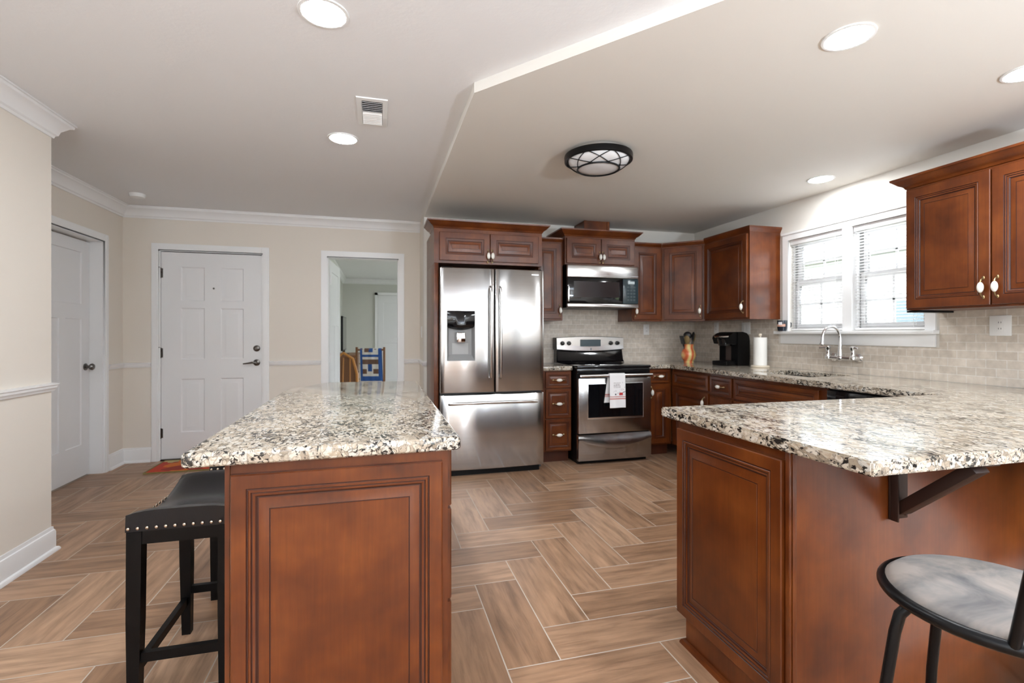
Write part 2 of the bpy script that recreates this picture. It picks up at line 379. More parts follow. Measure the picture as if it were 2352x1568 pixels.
# ------------------------------------------------------------------ shell
mb = MB(); mb.box(XF - 1.5, XR + TH, YB - TH, 12.2, -.06, -.0007)
W_, L_, G_ = .208, .624, .0050
cl = mb.bm.loops.layers.color.new('plank'); ul = mb.bm.loops.layers.uv.new('UVMap')
def plank(x0, y0, wx, wy):
    x1, y1 = x0 + wx, y0 + wy
    X0, X1, Y0, Y1 = max(x0, XF - .1), min(x1, XR), max(y0, YB), min(y1, YD + .1)
    if X1 - X0 < .01 or Y1 - Y0 < .01: return
    g = G_ / 2; c = (random.random(), random.random(), random.random(), 1); ox, oy = random.uniform(0, 40), random.uniform(0, 40)
    vs = [mb.v(X0 + g, Y0 + g, 0), mb.v(X1 - g, Y0 + g, 0), mb.v(X1 - g, Y1 - g, 0), mb.v(X0 + g, Y1 - g, 0)]
    fc = mb.f(vs, 1)
    for lp in fc.loops:
        lp[cl] = c; p = lp.vert.co; u, v_ = (p.x - x0, p.y - y0) if wx > wy else (p.y - y0, p.x - x0)
        lp[ul].uv = (u + ox, v_ + oy)
ax, ay = .447, 1.722
for i in range(-45, 46):
    for j in range(-14, 15):
        x, y = ax + (i + 3 * j) * W_, ay + (i - 3 * j) * W_
        if x < XF - 1.2 or x > XR + .2 or y < YB - 1.2 or y > YD + 1: continue
        plank(x, y, W_, L_); plank(x, y - W_, L_, W_)
fl = struct(mb.build('floor', [GROUT, PLANK], flat=True), 'wood look plank tile floor laid in herringbone', 'floor')

# ceiling slab and dropped kitchen ceiling
mb = MB(); mb.box(XF - TH, XR + TH, YB - TH, YD + TH, ZU, ZU + .1)
struct(mb.build('ceiling', CEIL), 'higher white ceiling', 'ceiling')
mb = MB()
diag = [(XRET + .002, YK), (XRET + .014, 2.315), (3.5, 2.315 - 1.217 * (3.5 - XRET - .014)), (3.5, YK)]
mb.prism(diag, ZK, ZU + .01, 0)
for fc in mb.bm.faces:
    if abs(fc.normal.z) < .5: fc.material_index = 1
o = struct(mb.build('ceiling.001', [CEIL, WALLK]), 'lower kitchen ceiling with a diagonal front edge', 'ceiling')

# walls
WIN = (2.42, 3.545, 1.245, 2.045)       # kitchen window hole (y0,y1,z0,z1) in the right wall
RW2 = (-2.9, -2.1, .9, 2.0)             # opening added in the right wall behind the camera for extra daylight
mb = wall_panel(MB(), 'y', XR, TH, YB, YK + TH, 0, ZU, [WIN, RW2]); struct(mb.build('wall_right', WALLK, flat=True), 'kitchen wall with the window', 'wall')
mb = wall_panel(MB(), 'x', YK, TH, XRET, XR, 0, ZU, []); struct(mb.build('wall_kitchen', WALLK, flat=True), 'kitchen wall behind the range', 'wall')
mb = wall_panel(MB(), 'y', XRET, TH, YK + TH, YD, 0, ZU, []); struct(mb.build('wall_return', WALL, flat=True), 'short wall return beside the refrigerator', 'wall')
D1 = (-2.045, -1.135, 0, 2.03); D3 = (-.528, .198, 0, 2.025)
mb = wall_panel(MB(), 'x', YD, TH, XF, XRET + TH, 0, ZU, [D1, D3]); struct(mb.build('wall_back', WALL, flat=True), 'cream wall with the entry door', 'wall')
D2 = (4.305, 5.085, 0, 2.035)
mb = wall_panel(MB(), 'y', XF - TH, TH, YN - .1, YD, 0, ZU, [D2]); struct(mb.build('wall_left', WALL, flat=True), 'cream side wall with a panel door', 'wall')
mb = MB(); mb.box(XF - TH, XN, YB, YN, 0, ZU); struct(mb.build('wall_near', WALL, flat=True), 'near cream wall at the edge', 'wall')
GW = [(.30, .48, .3, 2.1), (1.22, 1.50, .3, 2.1), (2.25, 2.42, .3, 2.1)]  # slits shaped to reflect as bright streaks in the refrigerator steel
mb = wall_panel(MB(), 'x', YB - TH, TH, XF - TH, XR + TH, 0, ZU, GW); struct(mb.build('wall_rear', WALL, flat=True), 'wall behind the photographer', 'wall')

# room beyond the doorway
mb = wall_panel(MB(), 'y', -.90, TH, YD + TH, 11.3, 0, ZU, []); struct(mb.build('wall_den_left', ROOMW, flat=True))
mb = wall_panel(MB(), 'x', 11.3, TH, -.9, 3.6, 0, ZU, []); struct(mb.build('wall_den_far', ROOMW, flat=True))
mb = wall_panel(MB(), 'y', 3.5, TH, YD + TH, 11.3, 0, ZU, [(6.2, 10.4, .6, 2.1)]); struct(mb.build('wall_den_right', ROOMW, flat=True))
mb = wall_panel(MB(), 'x', YD + TH + .0, .02, XRET + TH, 3.5, 0, ZU, []); struct(mb.build('wall_den_near', ROOMW, flat=True))
mb = MB(); mb.box(-.9, 3.62, YD + TH, 11.42, ZU, ZU + .1); struct(mb.build('ceiling.002', CEIL))
mb = MB(); mb.box(-.78, 3.5, YD + TH, 11.3, -.003, .004); struct(mb.build('floor.001', P('den_carpet', (.50, .47, .43), .95, bump=.5, bscale=200)))
CROWN = [(0, -.105), (.008, -.105), (.012, -.092), (.022, -.085), (.03, -.06), (.058, -.03), (.072, -.024), (.075, -.012), (.082, -.010), (.082, -.001), (0, -.001)]
def crown_at(z): return [(o, z + d) for o, d in CROWN]
mb = MB(); mould(mb, [(-.78, 5.6), (-.78, 11.3), (3.4, 11.3)], crown_at(ZU)); struct(mb.build('trim_1', TRIM))
# crown, chair rail and baseboard of the entry
mb = MB(); mould(mb, [(XF, YN + .02), (XF, YD), (XRET - .001, YD)], crown_at(ZU)); struct(mb.build('trim_2', TRIM))
mb = MB(); mould(mb, [(XN, YB), (XN, YN), (XN - .5, YN)], crown_at(ZU)); struct(mb.build('trim_3', TRIM))
RAIL = [(0, .900), (.010, .900), (.013, .912), (.019, .918), (.021, .930), (.026, .935), (.026, .941), (.008, .946), (0, .946)]
mb = MB(); mould(mb, [(XN, YB), (XN, YN), (XN - .5, YN)], RAIL); struct(mb.build('trim_4', TRIM))
mb = MB()
mould(mb, [(XF, 5.15), (XF, YD), (D1[0] - .06, YD)], RAIL)
mould(mb, [(D1[1] + .06, YD), (D3[0] - .06, YD)], RAIL)
mould(mb, [(D3[1] + .06, YD), (XRET, YD), (XRET, YK), (XRET + .022, YK)], RAIL)
struct(mb.build('trim_5', TRIM))
BASE = [(0, .0), (.030, 0), (.030, .008), (.024, .018), (.015, .022), (.015, .105), (.012, .118), (.008, .122), (.006, .138), (0, .140)]
mb = MB(); mould(mb, [(XN, YB), (XN, YN), (XN - .5, YN)], BASE); struct(mb.build('baseboard_near', TRIM))
mb = MB()
mould(mb, [(XF, 5.15), (XF, YD), (D1[0] - .06, YD)], BASE); mould(mb, [(D1[1] + .06, YD), (D3[0] - .06, YD)], BASE); mould(mb, [(D3[1] + .06, YD), (XRET, YD), (XRET, YK), (XRET + .022, YK)], BASE)
struct(mb.build('baseboard_back', TRIM))
mb = MB(); mould(mb, [(-.78, 5.7), (-.78, 11.3), (3.4, 11.3)], BASE); struct(mb.build('baseboard_den', TRIM))
# corner bead of kitchen wall end is part of the wall; casings
def casing(mb, axis, at, out, a0, a1, z1, wd=.058, t=.018):
    def bx(u0, u1, z0, zz):
        for (o0, o1, i0) in ((0, t * .7, 0), (t * .7, t, .010)):
            lo, hi = (at, at + out * o1) if o0 == 0 else (at + out * o0, at + out * o1)
            ua, ub = u0 + (i0 if o0 else 0), u1 - (i0 if o0 else 0)
            if axis == 'x': mb.box(ua, ub, lo, hi, z0, zz - (i0 if o0 else 0), 0)
            else: mb.box(lo, hi, ua, ub, z0, zz - (i0 if o0 else 0), 0)
    bx(a0 - wd, a0, 0, z1 + wd); bx(a1, a1 + wd, 0, z1 + wd); bx(a0, a1, z1, z1 + wd)
def jamb(mb, axis, d0, d1, a0, a1, z1, t=.012):
    for (u0, u1, z0, zz) in ((a0, a0 + t, 0, z1), (a1 - t, a1, 0, z1), (a0, a1, z1 - t, z1)):
        if axis == 'x': mb.box(u0, u1, d0, d1, z0, zz)
        else: mb.box(d0, d1, u0, u1, z0, zz)
mb = MB(); casing(mb, 'x', YD, -1, D1[0], D1[1], D1[3]); jamb(mb, 'x', YD, YD + TH, D1[0], D1[1], D1[3]); struct(mb.build('trim_6', TRIM))
mb = MB(); casing(mb, 'x', YD, -1, D3[0], D3[1], D3[3]); jamb(mb, 'x', YD, YD + TH, D3[0], D3[1], D3[3]); struct(mb.build('trim_7', TRIM))
mb = MB(); casing(mb, 'y', XF, 1, D2[0], D2[1], D2[3]); jamb(mb, 'y', XF - TH, XF, D2[0], D2[1], D2[3]); struct(mb.build('trim_8', TRIM))

# ------------------------------------------------------------------ panel slabs
def panel_slab(mb, W, H, t, panels, d=.009, mi=0):
    """door slab x 0..W, y 0(front)..t, z 0..H with sunk and raised panels (x0,x1,z0,z1) on the front face"""
    xs = sorted(set([0, W] + [p[i] for p in panels for i in (0, 1)])); zs = sorted(set([0, H] + [p[i] for p in panels for i in (2, 3)]))
    for i in range(len(xs) - 1):
        for j in range(len(zs) - 1):
            cx, cz = (xs[i] + xs[i + 1]) / 2, (zs[j] + zs[j + 1]) / 2
            if any(p[0] < cx < p[1] and p[2] < cz < p[3] for p in panels): continue
            mb.f([mb.v(xs[i], 0, zs[j]), mb.v(xs[i + 1], 0, zs[j]), mb.v(xs[i + 1], 0, zs[j + 1]), mb.v(xs[i], 0, zs[j + 1])], mi)
    for (a, b, c, e) in panels:
        raised = d > 0
        prof = [(0, 0), (.010, abs(d)), (.020, abs(d)), (.050, .002), (.051, .002)] if raised else [(0, 0), (.003, abs(d)), (.005, abs(d))]
        mb.ring([[(a + i, y, c + i), (b - i, y, c + i), (b - i, y, e - i), (a + i, y, e - i)] for i, y in prof], mi, cap1=True)
    mb.f([mb.v(0, t, 0), mb.v(0, t, H), mb.v(W, t, H), mb.v(W, t, 0)], mi)
    for q in (((0, 0), (0, H)), ((W, 0), (W, H)), ((0, 0), (W, 0)), ((0, H), (W, H))):
        (p, s), (u, v_) = q; mb.f([mb.v(p, 0, s), mb.v(u, 0, v_), mb.v(u, t, v_), mb.v(p, t, s)], mi)
    return mb
# entry door
dW = D1[1] - D1[0] - .03
ent = struct(empty('door_1', 'white six panel entry door with three hinges', 'door', (D1[0] + .015, YD + .015, .012)))
p6 = [(.165, .370, 1.53, 1.86), (.510, .715, 1.53, 1.86), (.165, .370, .96, 1.46), (.510, .715, .96, 1.46), (.165, .370, .25, .77), (.510, .715, .25, .77)]
mb = panel_slab(MB(), dW, 1.998, .044, p6); mb.build('door_slab', DOORW, ent)
def knob_mesh(mb, x, z, mi=0, lever=None):
    M = Matrix.Translation((x, 0, z)) @ Matrix.Rotation(R(90), 4, 'X')
    if lever is None: mb.lathe([(.030, 0), (.030, .006), (.012, .010), (.012, .030), (.026, .040), (.029, .052), (.022, .062), (0, .064)], mi=mi, M=M, seg=20)
    else:
        mb.lathe([(.032, 0), (.032, .008), (.020, .014), (.011, .018), (.011, .048)], mi=mi, M=M, seg=20)
        mb.tube([(x, -.045, z), (x + lever * .03, -.048, z + .002), (x + lever * .07, -.046, z - .004), (x + lever * .115, -.044, z - .010)], [.011, .010, .008, .006], 10, mi)
mb = MB(); knob_mesh(mb, .835, .920, lever=-1); mb.build('door_handle', NICKEL, ent)
mb = MB(); mb.lathe([(.031, 0), (.031, .008), (.024, .014), (.012, .016), (.012, .022), (0, .022)], M=Matrix.Translation((.835, 0, 1.062)) @ Matrix.Rotation(R(90), 4, 'X'), seg=20); mb.build('deadbolt', NICKEL, ent)
mb = MB(); mb.cyl((.45, 0, 1.655), (.45, -.006, 1.655), .009); mb.build('peephole', NICKEL, ent)
for z in (.25, 1.025, 1.795):
    mb = MB(); mb.cyl((-.004, -.006, z - .05), (-.004, -.006, z + .05), .007, seg=10); mb.box(-.012, -.004, -.004, .0, z - .045, z + .045); mb.box(-.001, .014, -.002, 0, z - .045, z + .045)
    if z > .5: mb.tube([(-.004, -.006, z + .052), (-.015, -.02, z + .054), (-.04, -.022, z + .054)], .004, 8)
    mb.build('hinge', NICKEL, ent)
mb = MB(); mb.box(0, dW, -.03, .05, -.011, -.001); mb.build('threshold', DKMETAL, ent)
# panel door on the left wall (faces +X: local front -y -> world +X is rotation +90)
pd = struct(empty('door_2', 'white three panel door on the side wall with a dark knob', 'door', (XF - .098, D2[0] + .015, .012), R(90)))
p3 = [(.115, .635, 1.46, 1.90), (.115, .335, .27, 1.335), (.415, .635, .27, 1.335)]
mb = panel_slab(MB(), .75, 2.0, .02, p3, d=-.008); mb.build('door_slab', DOORW, pd)
mb = MB(); knob_mesh(mb, .690, .925); mb.build('door_knob', NICKEL, pd)
# open door of the doorway, swung into the den
od = struct(empty('door_3', 'white door standing open in the doorway', 'door', (D3[0] + .016, YD + TH + .012, .012), R(86)))
mb = panel_slab(MB(), .70, 1.995, .035, [(.11, .59, 1.42, 1.88), (.11, .31, .27, 1.30), (.39, .59, .27, 1.30)], d=-.006); mb.build('door_slab', DOORW, od)
for z in (.95, 1.78):
    mb = MB(); mb.cyl((-.006, -.004, z - .05), (-.006, -.004, z + .05), .011, seg=10); mb.box(-.006, .02, -.004, .001, z - .045, z + .045); mb.build('hinge', TRIM, od)
# closet door on the far den wall
cd_ = struct(empty('door_4', 'white closet door on the far wall of the next room', 'door', (-.04, 11.255, .012)))
mb = panel_slab(MB(), .80, 2.06, .035, [(.12, .68, 1.1, 1.9), (.12, .68, .2, 1.0)], d=-.006); mb.build('door_slab', DOORW, cd_)
mb = MB(); mb.box(-.06, -.005, -.012, .04, 0, 2.12); mb.box(.805, .86, -.012, .04, 0, 2.12); mb.box(-.06, .86, -.012, .04, 2.065, 2.125); mb.build('door_casing', TRIM, cd_)

# ------------------------------------------------------------------ windows
def sash_window(name, y0, y1, z0, z1, label, muntins=True):
    """double-hung unit in the right wall between y0 and y1 (room side -X)"""
    wroot = struct(empty(name, label, 'window', (XR, (y0 + y1) / 2, z0)))
    h = (y1 - y0) / 2; H = z1 - z0; mid = H * .52
    mb = MB(); t = .022
    mb.box(.045, .115, -h, -h + t, 0, H); mb.box(.045, .115, h - t, h, 0, H); mb.box(.045, .115, -h + t, h - t, H - t, H); mb.box(.045, .115, -h + t, h - t, 0, t)
    mb.build('window_frame', TRIM, wroot)
    for nm, a, b, x0 in (('lower_sash', t, mid + .02, .058), ('upper_sash', mid - .02, H - t, .086)):
        mb = MB(); s = .034; yy = h - t
        mb.box(x0, x0 + .026, -yy, -yy + s, a, b); mb.box(x0, x0 + .026, yy - s, yy, a, b); mb.box(x0, x0 + .026, -yy + s, yy - s, a, a + s + .004); mb.box(x0, x0 + .026, -yy + s, yy - s, b - s, b)
        if muntins:
            mb.box(x0 + .008, x0 + .018, -.008, .008, a + s, b - s); zc = (a + b) / 2; mb.box(x0 + .008, x0 + .018, -yy + s, yy - s, zc - .008, zc + .008)
        if nm == 'lower_sash':
            for q in (-.1, .1): mb.box(x0 - .004, x0 + .02, q - .022, q + .022, b, b + .012)
        sh = mb.build(nm, TRIM, wroot)
        mb = MB(); mb.box(x0 + .011, x0 + .014, -yy + s, yy - s, a + s, b - s); mb.build('pane', GLASS, sh)
    return wroot
MULL = (2.945, 3.015)
sash_window('window_1', MULL[1], WIN[1], WIN[2], WIN[3], 'left double hung window over the sink')
sash_window('window_2', WIN[0], MULL[0], WIN[2], WIN[3], 'right double hung window over the sink')
mb = MB(); mb.box(XR + .0, XR + .115, MULL[0], MULL[1], WIN[2], WIN[3]); mb.box(XR - .015, XR, MULL[0] - .004, MULL[1] + .004, WIN[2], WIN[3])
c0, c1 = WIN[0] - .065, WIN[1] + .062
for (a, b, z0, z1) in ((c0, WIN[0], WIN[2], WIN[3] + .062), (WIN[1], c1, WIN[2], WIN[3] + .062), (WIN[0], WIN[1], WIN[3], WIN[3] + .062)):
    mb.box(XR - .014, XR, a, b, z0, z1)
mb.box(XR - .022, XR, c0 - .004, c1 + .004, WIN[3] + .050, WIN[3] + .068)
struct(mb.build('trim_9', TRIM), None)
mb = MB(); mb.box(XR - .062, XR + .10, c0 - .02, c1 + .055, WIN[2] - .028, WIN[2] - .001, 0, .005); mb.box(XR - .018, XR, c0, c1 + .02, WIN[2] - .112, WIN[2] - .028, 0, .004)
struct(mb.build('trim_10', TRIM), 'white window sill with apron over the sink', 'window sill')
def blind(y0, y1, label):
    b = empty('window_blind', label, 'blind', (XR + .012, (y0 + y1) / 2, WIN[2]), 0, 'white slat blinds over the sink'); h = (y1 - y0) / 2 - .008; H = WIN[3] - WIN[2]
    mb = MB(); mb.box(-.008, .030, -h, h, H - .045, H - .002, 0, .003); mb.build('headrail', BLIND, b)
    mb = MB(); n = 33; z = .03
    for i in range(n):
        zz = .032 + i * (H - .085) / (n - 1); M = Matrix.Translation((.012, 0, zz)) @ Matrix.Rotation(R(9), 4, 'Y')
        mb.box(-.0125, .0125, -h + .004, h - .004, -.0008, .0008, M=M)
    mb.build('slats', BLIND, b)
    mb = MB(); mb.box(0, .026, -h + .002, h - .002, .004, .020, 0, .003); mb.build('bottom_rail', BLIND, b)
    mb = MB()
    for q in (-h + .08, h - .08): mb.cyl((.0, q, .02), (.0, q, H - .03), .0012, seg=6); mb.cyl((.025, q, .02), (.025, q, H - .03), .0012, seg=6)
    mb.build('ladder_cord', BLIND, b)
    return b
blind(MULL[1], WIN[1], 'white slat blind on the left window over the sink')
blind(WIN[0], MULL[0], 'white slat blind on the right window, partly behind the near wall cabinet')
# out-of-view windows, shaped for refrigerator streaks and added for daylight
def fixed_window(name, axis, at, a0, a1, z0, z1, n, label):
    r_ = struct(empty(name, label, 'window', (0, 0, 0)))
    mb = MB(); t = .03
    def bx(u0, u1, v0, v1, d0=.02, d1=.08):
        if axis == 'x': mb.box(u0, u1, at + d0, at + d1, v0, v1)
        else: mb.box(at + d0, at + d1, u0, u1, v0, v1)
    bx(a0, a0 + t, z0, z1); bx(a1 - t, a1, z0, z1); bx(a0 + t, a1 - t, z1 - t, z1); bx(a0 + t, a1 - t, z0, z0 + t)
    for k in range(1, n):
        u = a0 + (a1 - a0) * k / n; bx(u - .04, u + .04, z0 + t, z1 - t)
    mb.build('window_frame', TRIM, r_)
    mb = MB(); bx(a0 + t, a1 - t, z0 + t, z1 - t, .045, .049); mb.build('pane', GLASS, r_)
fixed_window('streak_window_7', 'x', YB - TH, *GW[2], 1, 'right window slit behind the camera, shaped to streak the refrigerator')
fixed_window('streak_window_3', 'x', YB - TH, *GW[0], 1, 'left window slit behind the camera, shaped to streak the refrigerator')
fixed_window('streak_window_4', 'x', YB - TH, *GW[1], 1, 'middle window slit behind the camera, shaped to streak the refrigerator')
fixed_window('fill_window_5', 'y', XR, *RW2, 2, 'unseen window added on the right wall behind the camera for daylight')
fixed_window('fill_window_6', 'y', 3.5, 6.2, 10.4, .6, 2.1, 3, 'unseen window added to light the next room')  # put out of view to let daylight into the next room
# outside
mb = MB(); mb.box(-30, 40, -30, 40, -.5, -.3); struct(mb.build('ground', GRASS), 'grass outside the window', 'ground')
mb = MB(); mb.box(-6, 8.5, -14, YB - TH - .01, -.299, -.12); mb.box(XR + TH + .01, 7.5, YB - .2, 7, -.299, -.14); struct(mb.build('ground.001', P('pale_bounce_ground', (.62, .60, .56), .9, bump=.2, bscale=30)), 'pale ground added around the house to bounce daylight indoors', 'ground')  # pale ground added to bounce daylight up to the ceiling
# unseen boxes added behind the two closed doors to block sky light
mb = MB(); mb.box(XF - TH - 1.0, XF - TH - .9, 3.9, 5.5, 0, ZU); mb.box(XF - TH - 1.0, XF - TH, 3.8, 3.9, 0, ZU); mb.box(XF - TH - 1.0, XF - TH, 5.5, 5.6, 0, ZU); mb.box(XF - TH - 1., XF - TH, 3.8, 5.6, ZU, ZU + .1); struct(mb.build('wall_light_block', WALL, flat=True))
mb = MB(); mb.box(D1[0] - .1, D1[1] + .1, YD + TH + .05, YD + TH + .09, -.05, 2.3); mb.box(D1[0] - .1, D1[0] - .05, YD + TH, YD + TH + .05, -.05, 2.3); mb.box(D1[1] + .05, D1[1] + .1, YD + TH, YD + TH + .05, -.05, 2.3); mb.box(D1[0] - .1, D1[1] + .1, YD + TH, YD + TH + .05, 2.25, 2.3); struct(mb.build('wall_light_seal', SIDING, flat=True))
nh = empty('neighbour_house', 'white house seen through the kitchen window blinds', 'house', (9.0, 4.5, -.3))
mb = MB(); mb.box(0, 6, -4, 7, 0, 3.0)
for i in range(20): mb.box(-.012, 0, -4, 7, .1 + i * .14, .225 + i * .14)
mb.build('house_wall', SIDING, nh)
for y in (-1.6, 1.3, 4.2):
    mb = MB(); mb.box(-.05, -.015, y, y + 1.0, .95, 2.2); wn = mb.build('house_window', TRIM, nh); mb = MB(); mb.box(-.06, -.05, y + .08, y + .92, 1.03, 2.12); mb.build('house_pane', DISP, wn)
mb = MB(); mb.prism([(-.5, 3.0), (6.5, 3.0), (3, 4.8)], -4.4, 7.4, 0, Matrix(((1, 0, 0, 0), (0, 0, 1, 0), (0, 1, 0, 0), (0, 0, 0, 1)))); mb.build('house_roof', SHING, nh)

# ------------------------------------------------------------------ backsplash
mb = MB(); mb.box(1.43, XR - .012, YK - .010, YK - .0005, .915, 1.40); mb.box(1.757, 2.524, YK - .010, YK - .0005, 1.40, 1.50); struct(mb.build('wall_backsplash', TILE_X), 'beige stone brick tile backsplash behind the range', 'backsplash')
mb = MB(); wall_panel(mb, 'y', XR - .010, .0095, .95, YK - .011, .915, 1.44, [(c0 - .022, c1 + .057, WIN[2] - .114, 1.5)]); struct(mb.build('wall_backsplash.001', TILE_Y), 'beige stone brick tile backsplash around the sink', 'backsplash')

# ------------------------------------------------------------------ cabinets
CAB = [WOOD, GLAZE]
def front(mb, x0, x1, z0, z1, y=0, t=.020, fw=.052, k=1.):
    """raised-panel door or drawer face; outer face at y-t, back at y"""
    prof = [(0, 0), (0, t - .003), (.003, t), (fw, t), (fw + .0015 * k, t - .0025), (fw + .004 * k, t - .0025), (fw + .006 * k, t - .0005), (fw + .010 * k, t - .001),
            (fw + .0115 * k, t - .004), (fw + .014 * k, t - .004), (fw + .019 * k, t - .006), (fw + .023 * k, t - .011), (fw + .026 * k, t - .011), (fw + .050 * k, t - .0035), (fw + .0505 * k, t - .0045), (fw + .053 * k, t - .0045), (fw + .0535 * k, t - .0035)]
    mis = [0, 0, 0, 1, 1, 0, 0, 1, 1, 0, 1, 1, 0, 1, 1, 0]
    lim = min(x1 - x0, z1 - z0) / 2 - .006
    if prof[-1][0] > lim:
        s = (lim - .0) / prof[-1][0]; prof = [(i * s if i > .003 else i, d) for i, d in prof]
    lp = [[(x0 + i, y - d, z0 + i), (x1 - i, y - d, z0 + i), (x1 - i, y - d, z1 - i), (x0 + i, y - d, z1 - i)] for i, d in prof]
    mb.ring(lp, mis=mis, cap1=True); mb.bm.faces.ensure_lookup_table(); mb.bm.faces[-1].material_index = 0
    mb.box(x0 + .001, x1 - .001, y - .002, y - .0005, z0 + .001, z1 - .001)
    return mb
def pull(parent, x, z, y, vert=True, name='handle'):
    """white porcelain bail pull with brass ends; local front is -y"""
    mb = MB(); L = .052
    def q(a, d, s=0): return (x + s, y - d, z + a) if vert else (x + a, y - d, z + s)
    for sg in (1, -1):
        c = q(sg * L, .002); mb.ell(c, .007 if vert else .010, .004, .010 if vert else .007, 0, 10, 6)
        mb.tube([q(sg * L, .002), q(sg * L * .9, .016), q(sg * L * .65, .024), q(sg * L * .42, .026)], [.0035, .003, .0035, .006], 8, 0)
    mb.ell(q(0, .026), .0155 if vert else .029, .0145, .029 if vert else .0155, 1, 14, 10)
    o = mb.build(name, [BRASS, PORC], parent); o['label'] = 'white porcelain pull with brass ends'; return o
def crown(mb, x0, x1, y0, y1, z0, prof, ml=1., mr=1.):
    lp = []
    for o, z in prof:
        a = [(x0 - o * ml, y1, z0 + z)] if ml > 0 else [(x0, y1, z0 + z)]
        b = [(x1 + o * mr, y1, z0 + z)] if mr > 0 else [(x1, y1, z0 + z)]
        lp.append(a + [(x0 - o * ml, y0 - o, z0 + z), (x1 + o * mr, y0 - o, z0 + z)] + b)
    return mb.ring(lp, 0, cap0=True, cap1=True)
BIGC = [(0, 0), (.006, .004), (.010, .014), (.016, .020), (.030, .028), (.048, .046), (.056, .054), (.060, .056), (.062, .068)]
SMALLC = [(0, 0), (.004, .003), (.008, .012), (.016, .022), (.020, .026), (.022, .040)]

def cabinet(name, label, cat, loc, rz, W, D, H, doors=(), drawers=(), toe=False, body=None, group=None, cr=None, crm=(1, 1), crd=None, fw=.052):
    r_ = empty(name, label, cat, loc, rz, group)
    mb = MB()
    if toe:
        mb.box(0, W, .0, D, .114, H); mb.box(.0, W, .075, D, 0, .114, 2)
    else: mb.box(0, W, 0, D, 0, H)
    if body: body(mb)
    mb.build('carcass', [WOOD, GLAZE, TOE], r_)
    for (x0, x1, z0, z1, hx, hz) in doors:
        mb = MB(); front(mb, x0, x1, z0, z1, fw=fw); d = mb.build('cabinet_door', CAB, r_)
        if hx is not None: pull(d, hx, hz, -.020, True)
    for (x0, x1, z0, z1) in drawers:
        mb = MB(); front(mb, x0, x1, z0, z1, fw=.022, k=.75); d = mb.build('drawer', CAB, r_); pull(d, (x0 + x1) / 2, (z0 + z1) / 2, -.020, False)
    if cr:
        mb = MB(); crown(mb, 0, W, 0, crd or D, H, cr, *crm); mb.build('crown_moulding', WOOD, r_)
    return r_

# over-refrigerator enclosure
mb = MB(); mb.box(0, .038, .0, .667, 0, 1.831, 0, .001); tag(mb.build('refrigerator_end_panel', WOOD, loc=(.450, 4.23, 0)), 'tall cherry end panel standing against the left side of the refrigerator', 'panel')
mb = MB(); mb.box(0, .010, .0, .57, 0, 1.831, 0, .001); tag(mb.build('refrigerator_end_panel', WOOD, loc=(1.4185, 4.32, 0)), 'cherry end panel between the refrigerator and the drawer cabinet', 'panel')
cabinet('refrigerator_cabinet', 'wide cherry cabinet with two short doors over the refrigerator', 'cabinet', (.450, 4.23, 1.832), 0, .975, .667, .298,
        doors=[(.046, .487, .022, .266, .470, .070), (.491, .935, .022, .266, .508, .070)], cr=BIGC, crd=.30)
# range wall uppers
YU = 4.575
cabinet('upper_cabinet', 'narrow cherry wall cabinet between the refrigerator and the microwave', 'cabinet', (1.430, YU, 1.352), 0, .326, YK - YU - .012, .778,
        doors=[(.02, .308, .016, .762, .290, .10)], cr=SMALLC, crm=(0, 0))
cabinet('upper_cabinet', 'short two door cherry cabinet above the microwave', 'cabinet', (1.760, 4.515, 1.905), 0, .762, YK - 4.515 - .001, .278,
        doors=[(.012, .378, .012, .262, .362, .078), (.384, .750, .012, .262, .400, .078)], cr=BIGC)
mb = MB(); mb.box(-.13, .13, 0, .28, 0, ZK - 2.254); mb.box(-.14, -.115, -.008, 0, 0, ZK - 2.254); mb.box(.115, .14, -.008, 0, 0, ZK - 2.254)
tag(mb.build('vent_chase', WOOD, loc=(2.145, 4.617, 2.2525)), 'small cherry wood box between the microwave cabinet and the ceiling', 'vent chase')
XU = 3.17
cabinet('upper_cabinet', 'cherry wall cabinet just right of the microwave', 'cabinet', (2.525, YU, 1.352), 0, .345, YK - YU - .012, .778,
        doors=[(.012, .325, .016, .762, .030, .10)], cr=SMALLC, crm=(0, -.414))
# diagonal corner unit
cw = .424
def diag_body(mb):
    s = .7071
    pts = [(0, 0), (cw, 0), (cw + .325 * s, .325 * s), (cw / 2 + .0, cw / 2 + .325 * s * 2 - .012), (-.325 * s, .325 * s)]
    mb.prism(pts, 0, .778)
dc = empty('upper_cabinet', 'angled cherry corner wall cabinet over the utensil vase', 'cabinet', (2.871, YU - .001, 1.352), R(-45))
mb = MB(); hyp = .306 * 1.41421; s_ = .7071
mb.prism([(0.0, 0), (hyp, 0), (hyp + .31 * s_, .31 * s_), (hyp / 2, hyp / 2 + .62 * s_), (-.31 * s_, .31 * s_)], 0, .778); mb.build('carcass', CAB, dc)
mb = MB(); front(mb, .028, hyp - .028, .016, .762); d = mb.build('cabinet_door', CAB, dc); pull(d, hyp - .048, .10, -.020)
mb = MB(); crown(mb, 0, hyp, 0, .2, .778, SMALLC, -.414, -.414); mb.build('crown_moulding', WOOD, dc)
cabinet('upper_cabinet', 'cherry wall cabinet between the corner and the window', 'cabinet', (XU + .0, YU - .306 - .002, 1.352), R(-90), .622, XR - XU - .0005, .778,
        doors=[(.016, .604, .016, .762, .565, .11)], cr=[(o, z * 1.25) for o, z in SMALLC], crm=(-.414, 1))
